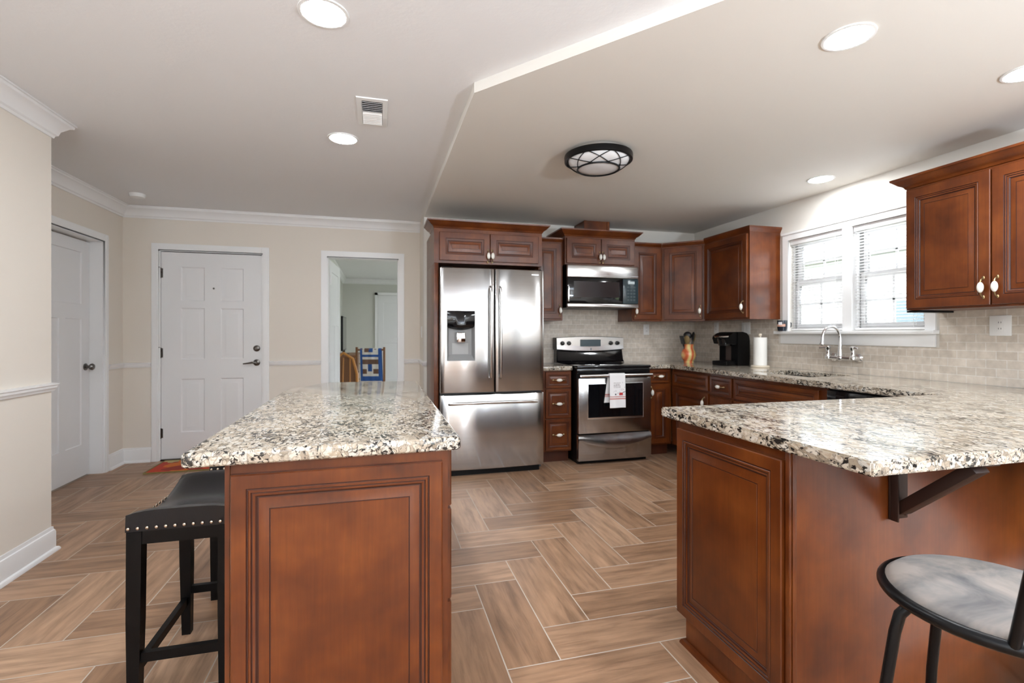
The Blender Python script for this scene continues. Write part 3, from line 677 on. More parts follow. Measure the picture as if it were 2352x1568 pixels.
# near wall cabinet right of the window
nc = cabinet('upper_cabinet', 'large bright cherry wall cabinet right of the window, nearest the camera', 'cabinet', (XU, 2.305, 1.365), R(-90), .90, XR - XU - .0105, .750,
        doors=[(.010, .443, .012, .738, .415, .105), (.450, .888, .012, .738, .478, .105)], cr=BIGC, crm=(1, 0))
mb = MB(); mb.box(0, .30, 0, .07, 0, .012, 0, .003); tag(mb.build('under_cabinet_light', BLACKM, loc=(3.19, 2.25, 1.3525)), 'slim black light bar fixed under the near wall cabinet', 'light')

# base cabinets
YBF = 4.345
cabinet('base_cabinet', 'three drawer cherry base cabinet between the refrigerator and the range', 'cabinet', (1.455, YBF, 0), 0, .300, YK - YBF - .001, .876,
        drawers=[(.040, .328 - .034, .712, .862), (.040, .294, .430, .700), (.040, .294, .130, .418)], toe=True)
cabinet('base_cabinet', 'cherry base cabinet just right of the range with one drawer over a door', 'cabinet', (2.545, YBF, 0), 0, .290, YK - YBF - .001, .876,
        drawers=[(.035, .262, .735, .862)], doors=[(.035, .262, .130, .722, .052, .640)], toe=True)
RB = R(-90) + math.atan2(-.075, 2.5)
def right_pt(d): return (2.838 - .03 * d, 4.336 - d)       # plan point on the right-run face, d metres from the corner
RZ = R(-90) - math.atan(.03)
def rb_loc(d): x, y = right_pt(d); return (x, y, 0)
cabinet('base_cabinet', 'cherry corner base cabinet below the coffee maker', 'cabinet', rb_loc(.002), RZ, .62, .55, .876,
        drawers=[], doors=[(.055, .605, .130, .690, .560, .60)], toe=True)
for o in list(bpy.data.objects):
    if o.get('label', '').startswith('cherry corner base'):
        mb = MB(); front(mb, .055, .605, .712, .850, fw=.030, k=.8); mb.build('false_drawer_front', CAB, o)
cabinet('base_cabinet', 'narrow cherry base cabinet with one drawer beside the sink base', 'cabinet', rb_loc(.625), RZ, .305, .55, .876,
        drawers=[(.012, .292, .690, .850)], doors=[(.012, .292, .130, .672, None, None)], toe=True)
sb = cabinet('base_cabinet', 'wide cherry sink base cabinet under the window', 'cabinet', rb_loc(.933), RZ, .90, .55, .876,
        doors=[(.012, .425, .130, .672, .40, .58), (.431, .838, .130, .672, .456, .58)], toe=True, body=lambda mb: None)
mb = MB(); front(mb, .012, .838, .690, .850, fw=.030, k=.9); mb.build('false_drawer_front', CAB, sb)
# hollow for the sink: replaced below by a shallow basin sitting inside the counter
dw = empty('dishwasher', 'black dishwasher under the counter between the sink and the peninsula', 'dishwasher', (*rb_loc(1.838)[:2], 0), RZ)
mb = MB(); mb.box(0, .60, 0.0, .55, .10, .868); mb.box(0, .60, .06, .55, 0, .10); mb.build('cabinet_body', BLACKM, dw)
mb = MB(); mb.box(.003, .597, -.022, -.001, .11, .735, 0, .004); mb.build('door_panel', BLACK, dw)
mb = MB(); mb.box(.003, .597, -.026, -.001, .742, .862, 0, .004); mb.build('control_panel', BLACK, dw)
mb = MB(); mb.tube([(.09, -.027, .80), (.09, -.05, .80), (.51, -.05, .80), (.51, -.027, .80)], .008, 10); mb.build('handle', BLACKM, dw)

# ------------------------------------------------------------------ countertops
def cell_prism(mb, xs, ys, inside, z0, z1, warp=None, bev=.005):
    nx, ny = len(xs) - 1, len(ys) - 1
    ok = lambda i, j: 0 <= i < nx and 0 <= j < ny and inside((xs[i] + xs[i + 1]) / 2, (ys[j] + ys[j + 1]) / 2)
    wp = warp or (lambda x, y: (x, y)); cache = {}
    def vt(i, j, k):
        key = (i, j, k)
        if key not in cache: x, y = wp(xs[i], ys[j]); cache[key] = mb.v(x, y, (z0, z1)[k])
        return cache[key]
    sides = []
    for i in range(nx):
        for j in range(ny):
            if not ok(i, j): continue
            mb.f([vt(i, j, 1), vt(i + 1, j, 1), vt(i + 1, j + 1, 1), vt(i, j + 1, 1)]); mb.f([vt(i, j, 0), vt(i, j + 1, 0), vt(i + 1, j + 1, 0), vt(i + 1, j, 0)])
            for di, dj, a, b in ((-1, 0, (i, j), (i, j + 1)), (1, 0, (i + 1, j), (i + 1, j + 1)), (0, -1, (i, j), (i + 1, j)), (0, 1, (i, j + 1), (i + 1, j + 1))):
                if not ok(i + di, j + dj): mb.f([vt(*a, 0), vt(*b, 0), vt(*b, 1), vt(*a, 1)])
    bmesh.ops.recalc_face_normals(mb.bm, faces=mb.bm.faces)
    es = [e for e in mb.bm.edges if len(e.link_faces) == 2 and e.calc_face_angle(0) > 1.0]
    if bev: bmesh.ops.bevel(mb.bm, geom=es, offset=bev, segments=2, affect='EDGES', clamp_overlap=True)
    return mb
ZC0, ZC1 = .8765, .9145
mb = MB(); mb.box(1.440, 1.758, 4.312, YK - .011, ZC0, ZC1, 0, .005); tag(mb.build('countertop', GRANITE), 'small speckled granite countertop piece left of the range', 'countertop')
mb = MB()
xs = [1.135, 2.542, 2.76, 2.93, 3.33, XR - .0115]; ys = [.905, 1.815, 2.80, 3.365, 4.305, YK - .0115]
def inside(x, y):
    if y < 1.815: return True
    if 2.93 < x < 3.33 and 2.80 < y < 3.365: return False
    if x > 2.76: return True
    return y > 4.305 and x > 2.542
def warp(x, y):
    if abs(x - 2.76) < 1e-6 and y < 4.4: return (2.705 + .035 * (y - 1.815), y)
    if abs(x - 2.76) < 1e-6: return (2.79, y)
    return (x, y)
cell_prism(mb, xs, ys, inside, ZC0, ZC1, warp); tag(mb.build('countertop', GRANITE), 'long speckled granite countertop running from the range past the sink to the peninsula', 'countertop')
# sink basin (undermount, shallow shell within the counter opening)
mb = MB()
a0, a1, b0, b1 = 2.925, 3.335, 2.795, 3.370
lp = [[(a0 + i, b0 + i, z), (a1 - i, b0 + i, z), (a1 - i, b1 - i, z), (a0 + i, b1 - i, z)] for i, z in ((-.012, .8755), (.006, .8755), (.010, .85), (.02, .70), (.05, .69))]
mb.ring(lp, 0, cap1=True); mb.cyl((3.13, 3.12, .6905), (3.13, 3.12, .694), .045)
tag(mb.build('sink', SINKM), 'dark undermount sink basin below the window', 'sink')
# remove the solid carcass of the sink base where the basin sits
for ch in [c for c in bpy.data.objects if c.parent == sb and c.name.startswith('carcass')]:
    bm = bmesh.new(); bm.from_mesh(ch.data)
    tops = [f for f in bm.faces if f.normal.z > .9 and f.calc_center_median().z > .8]
    bmesh.ops.delete(bm, geom=tops, context='FACES'); bm.to_mesh(ch.data); bm.free()
    md = ch.modifiers.new('thickness', 'SOLIDIFY'); md.thickness = .016; md.offset = -1

# ------------------------------------------------------------------ peninsula
pn = empty('peninsula_cabinet', 'cherry peninsula cabinet with a raised end panel and plain back under the granite bar', 'cabinet', (1.165, 1.168, 0))
mb = MB(); mb.box(0, 1.50, 0, .567, .114, .8755); mb.box(0, 1.5, 0, .515, 0, .114); mb.box(1.5, XR - 1.165 - .001, 0, .60, 0, .8755); mb.build('carcass', [WOOD, GLAZE], pn)
# end panel facing -X : build in local frame then rotate
Mx = Matrix.Rotation(R(-90), 4, 'Z')
mb = MB(); front(mb, -.550, -.022, .116, .846, fw=.040, k=1.15); bmesh.ops.transform(mb.bm, matrix=Mx, verts=mb.bm.verts); mb.build('end_panel', CAB, pn)
mb = MB(); mb.box(-.012, 0, -.0015, .016, 0, .8755, 0, .003); mb.box(-.004, .010, -.006, -.001, 0, .8755, 0, .002); mb.build('corner_stile', CAB, pn)
mb = MB(); mb.box(.010, 1.50, -.003, -.0005, .0, .8755); mb.box(1.5, 2.33, -.003, -.0005, .0, .8755); mb.build('back_panel', WOOD, pn)
mb = MB(); mould(mb, [(-.0005, 0.0), (-.0005, .515), (1.5, .515)][::-1], [(0, 0), (.018, 0), (.017, .008), (.012, .015), (.004, .018), (0, .018)]); mb.build('shoe_moulding', WOOD, pn)
for k in range(3):
    x0 = .02 + k * .50
    mb = MB(); front(mb, -(x0 + .47), -x0, .13, .70); bmesh.ops.transform(mb.bm, matrix=Matrix.Translation((0, .567, 0)) @ Matrix.Rotation(R(180), 4, 'Z'), verts=mb.bm.verts); mb.build('cabinet_door', CAB, pn)
# steel bracket
bk = empty('countertop_bracket', 'dark bronze angled steel bracket holding up the granite bar overhang', 'bracket', (1.560, 1.1635, .645))
mb = MB(); mb.box(-.036, .036, -.007, 0, 0, .231, 0, .002); mb.box(-.036, -.030, -.030, -.007, 0, .231, 0, .001)
mb.build('wall_plate', DKMETAL, bk)
mb = MB(); mb.box(-.034, .034, -.245, -.008, .2245, .231, 0, .001); mb.build('top_plate', DKMETAL, bk)
mb = MB(); Lr = math.hypot(.205, .185); ang = math.atan2(.185, .205)
M = Matrix.Translation((0, -.012, .030)) @ Matrix.Rotation(-ang, 4, 'X'); mb.box(-.027, .027, -Lr, 0, -.016, .016, 0, .003, M=M); mb.build('strut', DKMETAL, bk)
for x in (-.024, .024):
    mb = MB(); mb.cyl((x, -.007, .014), (x, -.012, .014), .006, .004, 10); mb.build('screw', DKMETAL, bk)

# ------------------------------------------------------------------ island
isl = empty('kitchen_island_cabinet', 'cherry island cabinet with a large raised end panel and side drawers', 'cabinet', (-.385, 1.465, 0))
iw = .575
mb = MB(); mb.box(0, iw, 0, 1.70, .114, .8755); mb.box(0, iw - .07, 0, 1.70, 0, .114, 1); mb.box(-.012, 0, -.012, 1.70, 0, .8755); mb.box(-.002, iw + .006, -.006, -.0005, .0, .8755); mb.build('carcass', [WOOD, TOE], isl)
mb = MB(); front(mb, .004, iw - .012, .015, .846, y=-.006, fw=.038, k=1.12); mb.build('end_panel', CAB, isl)
def side_front(x0, x1, z0, z1, nm, hd):
    mb = MB(); front(mb, x0, x1, z0, z1, fw=.03 if nm == 'drawer' else .052, k=.8)
    bmesh.ops.transform(mb.bm, matrix=Matrix.Translation((iw + .0005, 0, 0)) @ Matrix.Rotation(R(90), 4, 'Z'), verts=mb.bm.verts); return mb.build(nm, CAB, isl)
for (z0, z1) in ((.700, .868), (.418, .690), (.128, .408)): side_front(.02, .42, z0, z1, 'drawer', True)
for (a, b) in ((.43, 1.05), (1.06, 1.68)): side_front(a, b, .128, .690, 'cabinet_door', True); side_front(a, b, .700, .868, 'drawer', True)
mb = MB(); poly = [(-.492, 1.418), (.234, 1.440), (.234, 3.25), (-.325, 3.29), (-.497, 2.93)]
def rounded(poly, r=.03, n=5):
    out = []
    for i, p in enumerate(poly):
        p = Vector(p); a = (Vector(poly[i - 1]) - p).normalized(); b = (Vector(poly[(i + 1) % len(poly)]) - p).normalized()
        for k in range(n + 1):
            t = k / n; q0, q1 = p + a * r, p + b * r
            out.append(tuple((q0.lerp(p, t)).lerp(p.lerp(q1, t), t)))
    return out
pr = rounded(poly, .022); lp = []
cxm, cym = -.13, 2.3
def inset(pl, d):
    n = len(pl); o = []
    for i in range(n):
        p0, p1, p2 = Vector(pl[i - 1]), Vector(pl[i]), Vector(pl[(i + 1) % n]); e1 = (p1 - p0); e2 = (p2 - p1)
        n1 = Vector((-e1.y, e1.x)).normalized() if e1.length > 1e-7 else None; n2 = Vector((-e2.y, e2.x)).normalized() if e2.length > 1e-7 else n1
        m = ((n1 or n2) + n2).normalized(); o.append((p1.x + m.x * d, p1.y + m.y * d))
    return o
for d, z in ((.006, ZC0), (.001, ZC0 + .004), (0, ZC0 + .010), (0, ZC1 - .010), (.0015, ZC1 - .005), (.006, ZC1 - .001), (.012, ZC1)): lp.append([(x, y, z) for x, y in inset(pr, d)])
mb.ring(lp, 0, cap0=True, cap1=True); tag(mb.build('island_countertop', GRANITE), 'speckled granite slab on top of the island', 'countertop')

# ------------------------------------------------------------------ refrigerator
fr = empty('refrigerator', 'stainless french door refrigerator with a water dispenser', 'refrigerator', (.955, 4.13, 0))
hw = .462
mb = MB(); mb.box(-.455, .455, .085, .74, .02, 1.775, 0); mb.box(-.43, .43, .06, .70, .0, .05, 1); mb.build('body', [P('fridge_side', (.10, .10, .105), .4), BLACKM], fr)
def bowed(mb, x0, x1, z0, z1, depth, yb, r=.012, n=14, hole=None, mi=0, bow=.018):
    """door with gently bowed front; back at yb, front at yb-depth-bow"""
    def yf(x): return yb - depth - bow * (1 - (x / hw) ** 2)
    xs_ = [x0, x0 + .004, x0 + r] + [x0 + r + (x1 - x0 - 2 * r) * i / n for i in range(1, n)] + [x1 - r, x1 - .004, x1]
    offs = [r, .004, 0] + [0] * (n - 1) + [0, .004, r]
    if hole: xs_ = sorted(set(xs_ + [hole[0], hole[1]]))
    def off(x):
        d = min(x - x0, x1 - x); return r - math.sqrt(max(0, r * r - (r - d) ** 2)) if d < r else 0
    zs_ = [z0, z0 + .003, z0 + .01, z1 - .01, z1 - .003, z1]
    if hole: zs_ = sorted(zs_ + [hole[2], hole[3]])
    def zo(z):
        d = min(z - z0, z1 - z); return .01 - math.sqrt(max(0, .0001 - (.01 - d) ** 2)) if d < .01 else 0
    g = [[mb.v(x, yf(x) + off(x) + zo(z), z) for z in zs_] for x in xs_]
    for i in range(len(xs_) - 1):
        for j in range(len(zs_) - 1):
            if hole and hole[0] - 1e-6 <= xs_[i] and xs_[i + 1] <= hole[1] + 1e-6 and hole[2] - 1e-6 <= zs_[j] and zs_[j + 1] <= hole[3] + 1e-6: continue
            mb.f([g[i][j], g[i + 1][j], g[i + 1][j + 1], g[i][j + 1]], mi)
    bk_ = [mb.v(x0, yb, z0), mb.v(x1, yb, z0), mb.v(x1, yb, z1), mb.v(x0, yb, z1)]; mb.f(bk_, mi)
    mb.f([r_[0] for r_ in g] + [bk_[1], bk_[0]], mi); mb.f([r_[-1] for r_ in g][::-1] + [bk_[3], bk_[2]][::1], mi)
    mb.f(g[0] + [bk_[3], bk_[0]], mi); mb.f(g[-1] + [bk_[2], bk_[1]], mi)
HO = (-.405, -.166, .990, 1.416)
mb = MB(); bowed(mb, -hw, .006, .715, 1.785, .055, .075, hole=HO); ld = mb.build('left_door', STEEL, fr)
mb = MB(); bowed(mb, .012, hw, .715, 1.785, .055, .075); rd = mb.build('right_door', STEEL, fr)
mb = MB(); bowed(mb, -hw, hw, .055, .700, .055, .075); fz = mb.build('freezer_drawer', STEEL, fr)
def handle_v(x, par):
    mb = MB(); pts = [(x, -.002, .835), (x, -.035, .85), (x, -.048, .90), (x, -.052, 1.23), (x, -.048, 1.56), (x, -.035, 1.61), (x, -.002, 1.625)]
    mb.tube(pts, .011, 12); o = mb.build('handle', STEEL_P, par); o.scale = (1, 1, 1); return o
handle_v(-.034, ld); handle_v(.052, rd)
mb = MB(); pts = [(-.385, .02, .620), (-.38, -.03, .628), (-.33, -.045, .632), (-.1, -.052, .636), (.1, -.052, .636), (.33, -.045, .632), (.38, -.03, .628), (.385, .02, .620)]; mb.tube(pts, .012, 12); mb.build('handle', STEEL_P, fz)
x0, x1, z0, z1 = HO
disp = empty('dispenser', '', '', (0, 0, 0)); bpy.data.objects.remove(disp)
mb = MB()
yf = lambda x: .02 - .018 * (1 - (x / hw) ** 2)
lp = [[(x0, yf(x0), z0), (x1, yf(x1), z0), (x1, yf(x1), z1), (x0, yf(x0), z1)], [(x0 + .02, .062, z0 + .05), (x1 - .02, .062, z0 + .05), (x1 - .02, .062, z1), (x0 + .02, .062, z1)]]
mb.ring(lp, 0, cap1=True); dh = mb.build('dispenser_housing', DISPG, ld)
mb = MB(); n = 10; top = []
lp = []
for z, dd in ((z1, .0), (z1 - .02, .006), (z1 - .10, .008), (z1 - .125, .0), (z1 - .14, -.02)):
    lp.append([(x0 + .003 + (x1 - x0 - .006) * i / n, yf(x0) - .004 - dd * 1.0 - (.012 + dd) * math.sin(math.pi * i / n), z - (.022 * math.sin(math.pi * i / n) if z < z1 - .09 else 0)) for i in range(n + 1)])
lp = [[(l[0][0], .055, l[0][2])] + l + [(l[-1][0], .055, l[-1][2])] for l in lp]
mb.ring(lp, 0, cap0=True, cap1=True); mb.build('dispenser_panel', BLACK, ld)
mb = MB(); mb.box(-.325, -.246, .005, .05, 1.145, 1.235, 0, .012); mb.build('dispenser_paddle', CHROME, ld)
mb = MB(); mb.box(x0 + .05, x1 - .05, .058, .0615, z0 + .055, 1.14); mb.build('dispenser_backing', P('grille_grey', (.38, .38, .38), .5), ld)
mb = MB(); mb.box(.33, .41, .012, .0165, 1.738, 1.748); mb.build('maker_mark', P('mark_grey', (.45, .45, .46), .3, 1.), rd)
for x in (-.40, .40): mb = MB(); mb.box(x - .05, x + .05, .05, .14, 1.7755, 1.795, 0, .004); mb.build('hinge_cover', BLACKM, fr)

# ------------------------------------------------------------------ microwave
mw = empty('microwave', 'stainless and black over the range microwave', 'microwave', (2.150, 4.475, 1.475))
mb = MB(); mb.box(-.372, .372, .03, YK - 4.475 - .012, 0.004, .4245); mb.build('body', BLACKM, mw)
mb = MB(); mb.box(-.382, .390, -.006, .029, .300, .4245, 0, .010, 3); mb.box(-.378, .386, -.008, -.004, .322, .326); mb.build('top_grille', STEEL_P, mw)
mb = MB(); mb.box(-.380, .215, -.004, .029, .048, .299, 0, .004); dr = mb.build('door', BLACK, mw)
mb = MB(); mb.box(-.315, .175, -.0055, -.004, .108, .262); mb.build('door_window', GREYGLASS, dr)
mb = MB(); mb.box(-.376, -.362, -.010, -.004, .06, .21, 0, .003); mb.build('door_edge', STEEL_P, dr)
mb = MB(); mb.box(.218, .388, -.004, .029, .048, .299, 0, .004); cp = mb.build('control_panel', P('control_glass', (.03, .05, .06), .12), mw)
mb = MB(); mb.box(.275, .345, -.0052, -.0042, .248, .274); mb.build('display', P('display_lit', (.50, .58, .60), .3), cp)
mb = MB()
for i in range(5):
    for j in range(3): mb.box(.262 + j * .034, .286 + j * .034, -.0050, -.0042, .078 + i * .032, .096 + i * .032)
mb.build('keypad', P('key_grey', (.06, .085, .095), .25), cp)
mb = MB(); mb.box(-.384, .394, -.010, .029, .006, .047, 0, .010, 3); mb.build('bottom_trim', STEEL_P, mw)

# ------------------------------------------------------------------ range
rg = empty('range', 'stainless electric range with black glass cooktop and towel on its handle', 'range', (2.150, 4.255, 0))
RW = .378
mb = MB(); mb.box(-RW, RW, 0, .62, .03, .895); mb.box(-RW + .02, RW - .02, .02, .60, 0, .03); mb.build('body', BLACKM, rg)
mb = MB(); mb.box(-.382, .382, -.035, .615, .896, .922, 0, .006); ct = mb.build('cooktop', BLKGLASS, rg)
BURN = P('burner_grey', (.035, .034, .034), .12)
for (x, y, r_) in ((-.19, .14, .105), (.19, .14, .085), (-.19, .42, .085), (.19, .42, .105)):
    mb = MB(); mb.lathe([(r_ * .55, .9221), (r_ * .55, .9224), (r_, .9224), (r_, .9221)], (x, y, 0), 40, cap=False); mb.build('burner', BURN, ct)
mb = MB(); mb.box(-.378, .378, -.020, -.001, .845, .894, 0, .003); mb.build('vent_strip', BLACK, rg)
mb = MB(); mb.box(-.376, .376, -.050, -.001, .292, .808, 0, .008); od_ = mb.build('oven_door', STEEL, rg)
mb = MB(); mb.box(-.290, .290, -.0535, -.0495, .425, .760, 1, .004); mb.box(-.282, .282, -.0548, -.0530, .440, .752, 0); mb.build('oven_window', [BLKGLASS, STEEL_P], od_)
mb = MB(); hz = .832
mb.tube([(-.36, -.052, hz - .004), (-.36, -.078, hz)], .011, 10); mb.tube([(.36, -.052, hz - .004), (.36, -.078, hz)], .011, 10)
mb.tube([(-.366, -.080, hz), (-.2, -.084, hz), (0, -.086, hz), (.2, -.084, hz), (.366, -.080, hz)], .016, 14); mb.build('oven_handle', STEEL_P, rg)
# storage drawer with scooped lip
mb = MB(); n = 24; rows = []
zz = [.040, .10, .150, .180, .200, .215, .232, .262, .282]
for i in range(n + 1):
    x = -.376 + .752 * i / n; s = max(0, 1 - (x / .34) ** 2) if abs(x) < .34 else 0
    sag = .07 * s ** .8
    prof = [(-.045, .040), (-.048, .10 - sag * .2), (-.049, .205 - sag), (-.056 - .016 * s, .222 - sag), (-.060 - .020 * s, .235 - sag * .9), (-.050 - .004 * s, .256 - sag * .25), (-.046, .272), (-.044, .282)]
    rows.append([mb.v(x, y, z) for y, z in prof])
for i in range(n):
    for j in range(len(rows[0]) - 1): mb.f([rows[i][j], rows[i + 1][j], rows[i + 1][j + 1], rows[i][j + 1]])
mb.box(-.376, .376, -.040, -.001, .042, .281); mb.build('storage_drawer', STEEL, rg, ang=50)
# backguard
mb = MB()
def bow_panel(mb, hw_, zb0, zb1, sagb, sagt, y0, y1, mi=0, n=18, lean=0.):
    f_, b_ = [], []
    for i in range(n + 1):
        x = -hw_ + 2 * hw_ * i / n; s = 1 - (x / hw_) ** 2; f_.append((x, zb0 - sagb * s, zb1 + sagt * s))
    fr0 = [mb.v(x, y0, a) for x, a, b in f_]; fr1 = [mb.v(x, y0 + lean, b) for x, a, b in f_]; bk0 = [mb.v(x, y1, a) for x, a, b in f_]; bk1 = [mb.v(x, y1, b) for x, a, b in f_]
    for i in range(n):
        mb.f([fr0[i], fr0[i + 1], fr1[i + 1], fr1[i]], mi); mb.f([bk0[i], bk1[i], bk1[i + 1], bk0[i + 1]], mi); mb.f([fr1[i], fr1[i + 1], bk1[i + 1], bk1[i]], mi); mb.f([fr0[i], bk0[i], bk0[i + 1], fr0[i + 1]], mi)
    mb.f([fr0[0], fr1[0], bk1[0], bk0[0]], mi); mb.f([fr0[n], bk0[n], bk1[n], fr1[n]], mi)
bow_panel(mb, .384, 1.055, 1.180, .020, .014, .520, .625, 0, lean=.02)
mb.box(-.374, .374, .540, .625, .9225, 1.06); mb.ring([[(-.374, .540, 1.05), (.374, .540, 1.05)], [(-.374, .515, .95), (.374, .515, .95)], [(-.374, .49, .9228), (.374, .49, .9228)]], 0, closed=False)
bgd = mb.build('backguard', BLACK, rg)
mb = MB(); bow_panel(mb, .380, 1.063, 1.176, .020, .013, .512, .519, 0, lean=.02); pnl = mb.build('control_panel', STEEL_P, rg)
mb = MB(); mb.box(-.115, .110, .507, .5125, 1.090, 1.160, M=None); mb.build('clock_display', P('clock_glass', (.06, .09, .11), .08), pnl)
for x in (-.318, -.246, .232, .308):
    mb = MB(); mb.lathe([(.022, 0), (.022, .006), (.018, .010), (.016, .026), (0, .027)], M=Matrix.Translation((x, .5165, 1.122)) @ Matrix.Rotation(R(90), 4, 'X'), seg=20); mb.build('control_knob', BLACK, pnl)
mb = MB(); mb.box(-.003, .003, .509, .512, 1.048, 1.072); mb.build('badge', DISP, pnl)
# towel
tw = empty('dish_towel', 'white dish towel with a red pan print hanging on the oven handle', 'towel', (2.142, 4.1695, .832))
def cloth(mb, x0, x1, y0, zlo, th, side):
    n, m_ = 10, 14; g = []
    for i in range(n + 1):
        x = x0 + (x1 - x0) * i / n; row = []
        for j in range(m_ + 1):
            t = j / m_; z = -t * zlo; w_ = .006 * math.sin(i * .9 + side) * t
            row.append((x * (1 + .06 * t), y0 + side * .019 + w_ * 1.0, z))
        g.append(row)
    return g
mb = MB(); n = 12
def towel_pt(u, s):      # s along the length: 0 front hem .. 1 back hem
    Lf, Lb, r_ = .300, .255, .020
    tot = Lf + math.pi * r_ + Lb; d = s * tot
    if d < Lf: y, z = -r_, -(Lf - d)
    elif d < Lf + math.pi * r_: a = (d - Lf) / r_; y, z = -r_ * math.cos(a), r_ * math.sin(a)
    else: y, z = r_, -(d - Lf - math.pi * r_)
    k = max(0, -z) / .3
    return (u + (-.045 * (1 if y > 0 else 0) * k) + .004 * k * (u > 0), y + (.006 if y < 0 else .004) * math.sin(u * 40) * k * (1 if y < 0 else -1) - (.004 * k if y < 0 else 0), z)
NS, NU = 150, 44
ss = [i / NS for i in range(NS + 1)]; us = [-.082 + .158 * i / NU for i in range(NU + 1)]
g = [[mb.v(*towel_pt(u, q)) for q in ss] for u in us]
random.seed(11)
rows_ = []
for k, zc in enumerate((.226, .212, .198, .184)):            # lines of printed lettering
    u = -.044
    while u < .018:
        wd = random.choice((.0036, .0072)); rows_.append((u, u + wd, zc, zc + random.choice((.008, .0105)))); u += wd + .0036
spots = [(random.uniform(.02, .07), random.uniform(.12, .235)) for _ in range(16)] + [(random.uniform(-.05, .03), random.uniform(.135, .17)) for _ in range(6)]
def towel_mi(u, d):
    if .078 < d < .092 or .098 < d < .106 or .535 < d < .552 or .557 < d < .563: return 1
    if d > .30: return 0
    if .012 < u < .050 and .116 < d < .139 - .003 * (u < .017): return 2
    if abs((d - .139) - (u - .047) * .45) < .0032 and .044 < u < .078: return 3
    if -.030 < u < -.018 and .118 < d < .130: return 3
    for a0_, a1_, b0_, b1_ in rows_:
        if a0_ < u < a1_ and b0_ < d < b1_: return 4
    for (p, q) in spots:
        if abs(u - p) < .003 and abs(d - q) < .003: return 4
    return 0
for i in range(NU):
    for j in range(NS):
        mb.f([g[i][j], g[i + 1][j], g[i + 1][j + 1], g[i][j + 1]], towel_mi((us[i] + us[i + 1]) / 2, (ss[j] + ss[j + 1]) / 2 * .618))
tc_ = mb.build('towel_cloth', [TOWEL, T_STR, T_RED, T_BLK, T_GREY], tw, ang=80)
md = tc_.modifiers.new('thickness', 'SOLIDIFY'); md.thickness = .0035; md.offset = 0

# ------------------------------------------------------------------ counter objects
# coffee maker, faces -X
cm = empty('coffee_maker', 'black single serve coffee maker on the corner of the counter', 'coffee maker', (3.30, 4.06, ZC1 + .0005), R(-78))
def sect(mb, pts, y0, y1, mi=0, bev=0):
    mb.prism(pts, y0, y1, mi)
# local: x = right of viewer, front -y ; body side profile extruded in x
S = Matrix(((0, 0, 1, 0), (1, 0, 0, 0), (0, 1, 0, 0), (0, 0, 0, 1)))      # (u,v,w)->(x=w,y=u,z=v)
mb = MB(); arc = [(.15 - .03 * (1 - math.cos(t)), .24 + .085 * math.sin(t)) for t in [math.pi / 2 * i / 8 for i in range(9)]]
mb.prism([(-.02, 0), (.145, 0)] + [(.150, .10)] + [(.150, .24), (.140, .285), (.11, .312), (.05, .325), (-.02, .322)], -.105, .105, 0, S)
mb.prism([(-.02, .20), (-.02, .322), (-.07, .312), (-.125, .285), (-.135, .262), (-.11, .21)], -.095, .095, 0, S); mb.build('body', BLACKM, cm, ang=40)
mb = MB(); mb.lathe([(.060, 0), (.075, .055), (.078, .07)], (0, -.065, .19), 24); mb.build('brew_head', BLACK, cm)
mb = MB(); mb.box(-.085, .085, -.150, -.02, .0, .045, 0, .008); mb.build('drip_tray', BLACKM, cm)
mb = MB(); mb.tube([(-.085, -.06, .285), (-.08, -.125, .280), (-.04, -.150, .276), (.04, -.150, .276), (.08, -.125, .280), (.085, -.06, .285)], .010, 10); mb.build('lid_handle', CHROME, cm)
mb = MB(); mb.box(-.03, .03, -.022, -.0195, .05, .19); mb.build('cup_bay', P('bay_brown', (.05, .035, .03), .3), cm)
# paper towel
pt = empty('paper_towel_holder', 'white paper towel roll on an upright cream holder by the coffee maker', 'paper towels', (3.37, 3.745, ZC1 + .0005))
mb = MB(); mb.lathe([(.078, 0), (.080, .008), (.074, .016), (0, .017)]); mb.build('base', P('cream_wood', (.68, .60, .48), .5), pt)
mb = MB(); mb.lathe([(.057, .018), (.0575, .272), (.02, .2725), (.02, .018)]); mb.build('paper_roll', PAPER, pt)
mb = MB(); mb.lathe([(.009, .017), (.009, .285), (.016, .292), (.014, .306), (0, .312)], seg=16); mb.build('finial', P('cream_knob', (.68, .60, .48), .5), pt)
# vase with utensils
vs = (3.155, 4.515, ZC1 + .0005)
mb = MB(); mb.lathe([(.048, 0), (.050, .006), (.046, .014), (.066, .045), (.076, .080), (.070, .115), (.052, .150), (.050, .170), (.058, .196), (.054, .196), (.046, .170), (.048, .15), (.064, .11), (.07, .08), (.06, .05), (.03, .02), (0, .018)])
tag(mb.build('vase', VASE, loc=vs), 'red and yellow painted vase holding cooking utensils in the corner', 'vase')
def utensil(dx, dy, tx, ty, L, kind, m, lab, name):
    b = Vector((vs[0] + dx, vs[1] + dy, vs[2] + .03)); t = Vector((vs[0] + tx, vs[1] + ty, vs[2] + L)); d = (t - b).normalized()
    o = empty(name, lab, 'utensil', b, 0, 'utensils in the vase')
    mb = MB(); mb.tube([(0, 0, 0), (t - b) * .75], .005, 8); mb.build('handle', m, o)
    mb = MB(); q = (t - b) * .86
    Rm = d.to_track_quat('Z', 'Y').to_matrix().to_4x4()
    if kind == 'spoon': mb.ell((0, 0, 0), .034, .010, .048)
    elif kind == 'turner': mb.box(-.034, .034, -.003, .003, -.045, .045, 0, .003); mb.box(-.01, .01, -.004, .004, -.07, -.04)
    else: mb.ell((0, 0, 0), .044, .030, .042)
    bmesh.ops.transform(mb.bm, matrix=Matrix.Translation(q) @ Rm, verts=mb.bm.verts); mb.build('utensil_head', m, o)
utensil(-.02, 0, -.085, .0, .275, 'turner', UTB, 'black turner leaning left in the vase', 'turner')
